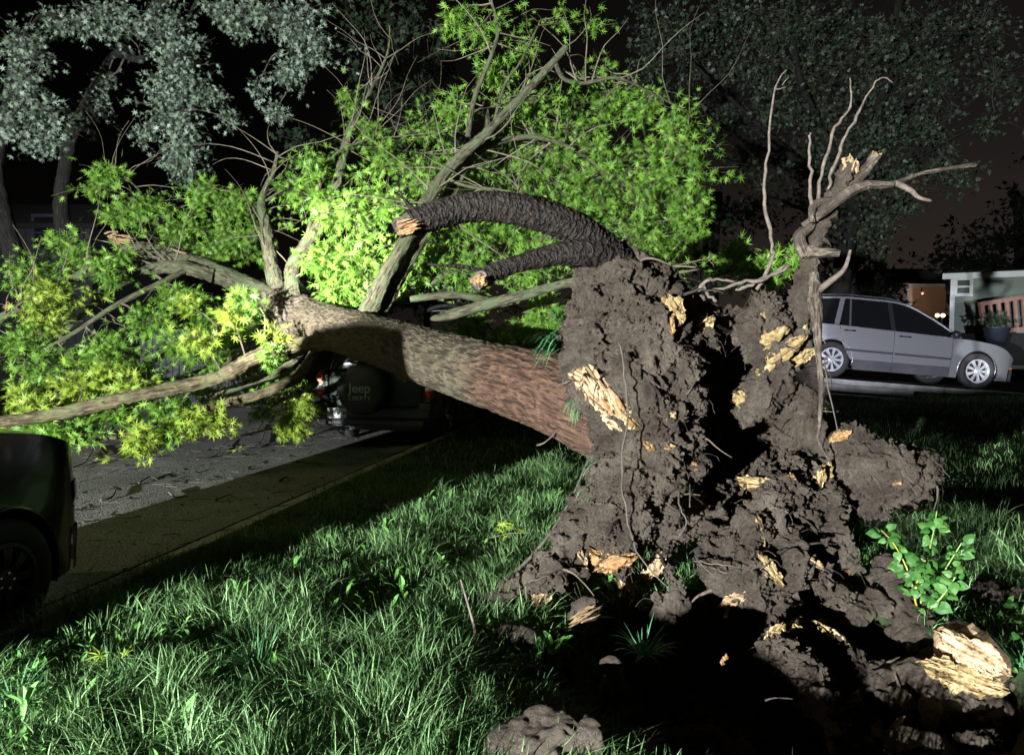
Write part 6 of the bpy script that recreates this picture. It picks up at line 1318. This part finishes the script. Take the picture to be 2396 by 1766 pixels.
MT['trim'] = pmat('house_trim', (.40, .41, .42), (.34, .35, .36), 2, .6); MT['siding'] = pmat('green_siding', (0.095, 0.12, 0.10), (0.12, 0.15, 0.125), 2, .7); MT['tansiding'] = pmat('tan_siding', (0.50, 0.33, 0.24), (0.58, 0.40, 0.30), 2, .7); MT['roof'] = pmat('dark_shingle', (0.004, 0.004, 0.004), (0.009, 0.009, 0.009), 8, .9, .5)
MT['darkwin'] = pmat('dark_window_pane', (0.008, 0.01, 0.014), rough=.1); MT['purple'] = pmat('lavender_grey_siding', (0.018, 0.017, 0.026), (0.026, 0.025, 0.036), 2, .8)
def house(name, label, x0, x1, y0, y1, z0, z1, mat, board=.12, ridge=1.4, wins=(), over=.45, trim=True, vertical=False, roofm='roof'):
    t = thing(name, label, 'house', (x0, y0, z0))
    mb = MB(); mb.box(((x0 + x1) / 2, (y0 + y1) / 2, (z0 + z1) / 2), (x1 - x0 - .06, y1 - y0 - .06, z1 - z0)); w = mk('wall', mb.v, mb.f, mat, t)
    if board:
        nb = int((x1 - x0) / board) if vertical else int((z1 - z0) / board); me = None
        for k in range(min(nb, 60)):
            if vertical: v = [(0, 0, 0), (board - .015, 0, 0), (board - .015, 0, z1 - z0), (0, 0, z1 - z0), (0, .03, 0), (board - .015, .03, 0), (board - .015, .03, z1 - z0), (0, .03, z1 - z0)]; lc = (x0 + k * board, y0 - .0, z0)
            else: v = [(0, -.018, 0), (x1 - x0, -.018, 0), (x1 - x0, 0, board), (0, 0, board), (0, .02, 0), (x1 - x0, .02, 0), (x1 - x0, .02, board), (0, .02, board)]; lc = (x0, y0, z0 + k * board)
            if me is None: me = bpy.data.meshes.new('siding_board'); me.from_pydata(v, [], [(0, 1, 2, 3), (7, 6, 5, 4), (0, 4, 5, 1), (1, 5, 6, 2), (2, 6, 7, 3), (3, 7, 4, 0)]); me.materials.append(mat)
            o = bpy.data.objects.new('siding_board', me); COL.objects.link(o); o.parent = t; o.location = Vector(lc) - Vector((x0, y0, z0))
    ym = (y0 + y1) / 2; v = [(x0 - over, y0 - over, z1), (x1 + over, y0 - over, z1), (x1 + over, ym, z1 + ridge), (x0 - over, ym, z1 + ridge), (x0 - over, y1 + over, z1), (x1 + over, y1 + over, z1)]
    v += [(a, b_, c - .14) for a, b_, c in v]
    mk('roof', v, [(0, 1, 2, 3), (3, 2, 5, 4), (6, 9, 8, 7), (9, 10, 11, 8), (0, 6, 7, 1), (0, 3, 9, 6), (3, 4, 10, 9), (1, 7, 8, 2), (2, 8, 11, 5), (4, 5, 11, 10)], MT[roofm], t)
    if trim:
        mb = MB(); mb.box(((x0 + x1) / 2, y0 - over - .02, z1 - .07), (x1 - x0 + 2 * over, .03, .17)); mk('fascia', mb.v, mb.f, MT['trim'], t)
        mb = MB(); mb.box((x0 + .05, y0 - .035, (z0 + z1) / 2 - .04), (.12, .03, z1 - z0 - .1)); mk('corner_board', mb.v, mb.f, MT['trim'], t)
    for (wx, wz, ww, wh) in wins:
        f = MB(); fw = .09
        for (cx_, cz_, dx_, dz_) in ((wx, wz + wh / 2 + fw / 2, ww + 2 * fw, fw), (wx, wz - wh / 2 - fw / 2, ww + 2 * fw, fw), (wx - ww / 2 - fw / 2, wz, fw, wh), (wx + ww / 2 + fw / 2, wz, fw, wh), (wx, wz, ww, .05)): f.box((cx_, y0 - .05, cz_), (dx_, .06, dz_))
        fo = mk('window', f.v, f.f, MT['trim'] if trim else mat, t)
        for q in (-1, 1):
            g_ = MB(); g_.box((wx, y0 - .03, wz + q * (wh / 4 + .012)), (ww, .012, wh / 2 - .03)); oo = mk('pane', g_.v, g_.f, MT['darkwin'], None); oo.parent = fo; oo.location = -Vector(t.location)
    return t
    return t
yh = 22.0; hx0 = P(2224, 700, yh).x
w_ = P(2250, 672, yh)
gh = house('green_house', 'grey-green house with white eaves and a white-framed window at the right edge', hx0, hx0 + 9, yh, yh + 7, .6, P(2230, 642, yh).z, MT['siding'], ridge=.35, over=.22, wins=[(w_.x, w_.z, M(24, yh), M(30, yh))]); gh.rotation_euler.z = math.radians(-31)
yt = 33.0; a_ = P(2098, 720, yt); b_ = P(2172, 675, yt)
house('tan_house', 'small tan-sided house with a warm porch light left of the green one', P(2120, 700, yt).x, b_.x + .8, yt, yt + 6, .9, b_.z + .15, MT['tansiding'], board=.16, ridge=1.0, over=.6)
pl_ = bpy.data.lights.new('porch_light', 'POINT'); pl_.energy = 22; pl_.color = (1.0, .70, .50); pl_.shadow_soft_size = .08; po = bpy.data.objects.new('porch_light', pl_); COL.objects.link(po); po.location = (P(2112, 690, yt).x, yt - 1.6, b_.z - .5)
t = thing('porch_lamp', 'small warm porch lamp at the corner of the tan house', 'lamp', (po.location.x, yt - 1.6, b_.z - .3)); mb = MB(); lathe(mb, [(.001, -.05), (.05, -.03), (.05, .03), (.001, .05)], (0, 0, 0), 10); mb.build('bulb', emit('porch_glow', (1, .6, .35), .6), t, True, world=False)
mb = MB(); v_, f_ = tube_vf([(Vector((-.05, 0, .05)), .02), (Vector((-.05, 0, .25)), .02)], 6); mb.add(v_, f_); mb.build('bracket', MT['black'], t, world=False)
x_l = P(60, 600, 24).x
house('grey_house', 'dark lavender-grey house behind the trees at the far left', P(-90, 600, 24).x, P(215, 600, 24).x, 24, 31, -.1, P(200, 528, 24).z, MT['purple'], board=.30, vertical=True, trim=False, wins=[(P(110, 560, 24).x, P(110, 545, 24).z, .7, 1.0), (P(170, 560, 24).x, P(170, 552, 24).z, .6, .6)], ridge=1.3)
# board fence behind the fallen crown
fx0, fx1 = P(330, 640, 17).x, P(610, 640, 17).x
fe = thing('board_fence', 'dark vertical-board fence glimpsed under the fallen limb at the left', 'fence', (fx0, 17, -.1)); me = None; k = 0; x = fx0
while x < fx1:
    mb = MB(); mb.box((0, 0, .9), (.135, .02, 1.8))
    if me is None: me = bpy.data.meshes.new('fence_board'); me.from_pydata(mb.v, [], mb.f); me.materials.append(pmat('weathered_board', (.02, .019, .026), (.045, .042, .054), 5, .8))
    o = bpy.data.objects.new('fence_board', me); COL.objects.link(o); o.parent = fe; o.location = (x - fx0, 0, rnd.uniform(-.02, .02)); x += .15
for z in (.4, 1.5):
    mb = MB(); mb.box(((fx0 + fx1) / 2, 17.05, z), (fx1 - fx0, .04, .09)); mk('fence_rail', mb.v, mb.f, MT['purple'], fe)
# deck railing and planter
yd = 19.5; dk = thing('deck_railing', 'pinkish wooden deck railing with square balusters at the right edge', 'railing', (P(2293, 740, yd).x, yd, .6))
MT['deck'] = pmat('deck_wood', (0.20, 0.105, 0.085), (0.27, 0.15, 0.12), 6, .75)
def seg(p, q, w, nm):
    d = (q - p); mb = MB(); mb.box(tuple((p + q) / 2), (w, w, d.length), d.to_track_quat('Z', 'Y').to_matrix()); mk(nm, mb.v, mb.f, MT['deck'], dk)
seg(P(2290, 712, yd), P(2440, 687, yd), .11, 'top_rail'); seg(P(2350, 772, yd - .03), P(2440, 766, yd - .03), .10, 'bottom_rail'); seg(P(2296, 712, yd - .02), P(2300, 752, yd - .02), .10, 'newel_post')
for k in range(7):
    a = 2316 + k * 19.5; seg(P(a, 710 - (a - 2316) * .165, yd + .004 * k), P(a + 5, 772, yd + .004 * k), .07, 'baluster')
dk_ = thing('deck_floor', 'dark deck floor behind the pink railing', 'deck', (P(2330, 780, yd).x, yd + .3, .6)); mb = MB(); mb.box((dk_.location.x + 2.2, yd + 1.3, P(2330, 778, yd).z - .45), (4.6, 2.2, .85)); mk('deck_skirt', mb.v, mb.f, MT['roof'], dk_)
pp_ = P(2332, 775, 18.6); pt = thing('planter', 'blue-grey planter pot with a low bush in front of the deck railing', 'plant pot', pp_)
mb = MB(); V = []; prof = [(.001, -.45), (.20, -.45), (.30, -.02), (.32, 0), (.28, 0), (.27, -.04), (.001, -.04)]; m_ = len(prof)
for k in range(20):
    a = 6.2832 * k / 20
    for (r_, z_) in prof: V.append((math.cos(a) * r_, math.sin(a) * r_, z_ + .1))
mb.add(V, [(k * m_ + i, ((k + 1) % 20) * m_ + i, ((k + 1) % 20) * m_ + i + 1, k * m_ + i + 1) for k in range(20) for i in range(m_ - 1)]); mb.build('pot', pmat('blue_grey_glaze', (.014, .018, .028), rough=.5), pt, True, world=False)
n = 220; ps = rs.normal(size=(n, 3)) * np.array((.16, .16, .10)) + np.array((0, 0, .25)); V, F = scatter(SIMPLE[0], SIMPLE[1], ps, frames(rs.normal(size=(n, 3)), rs.normal(size=(n, 3))), rs.uniform(.08, .14, n)); o = mk('bush', V, F, MT['treeleaf'], pt, world=False); o['kind'] = 'stuff'
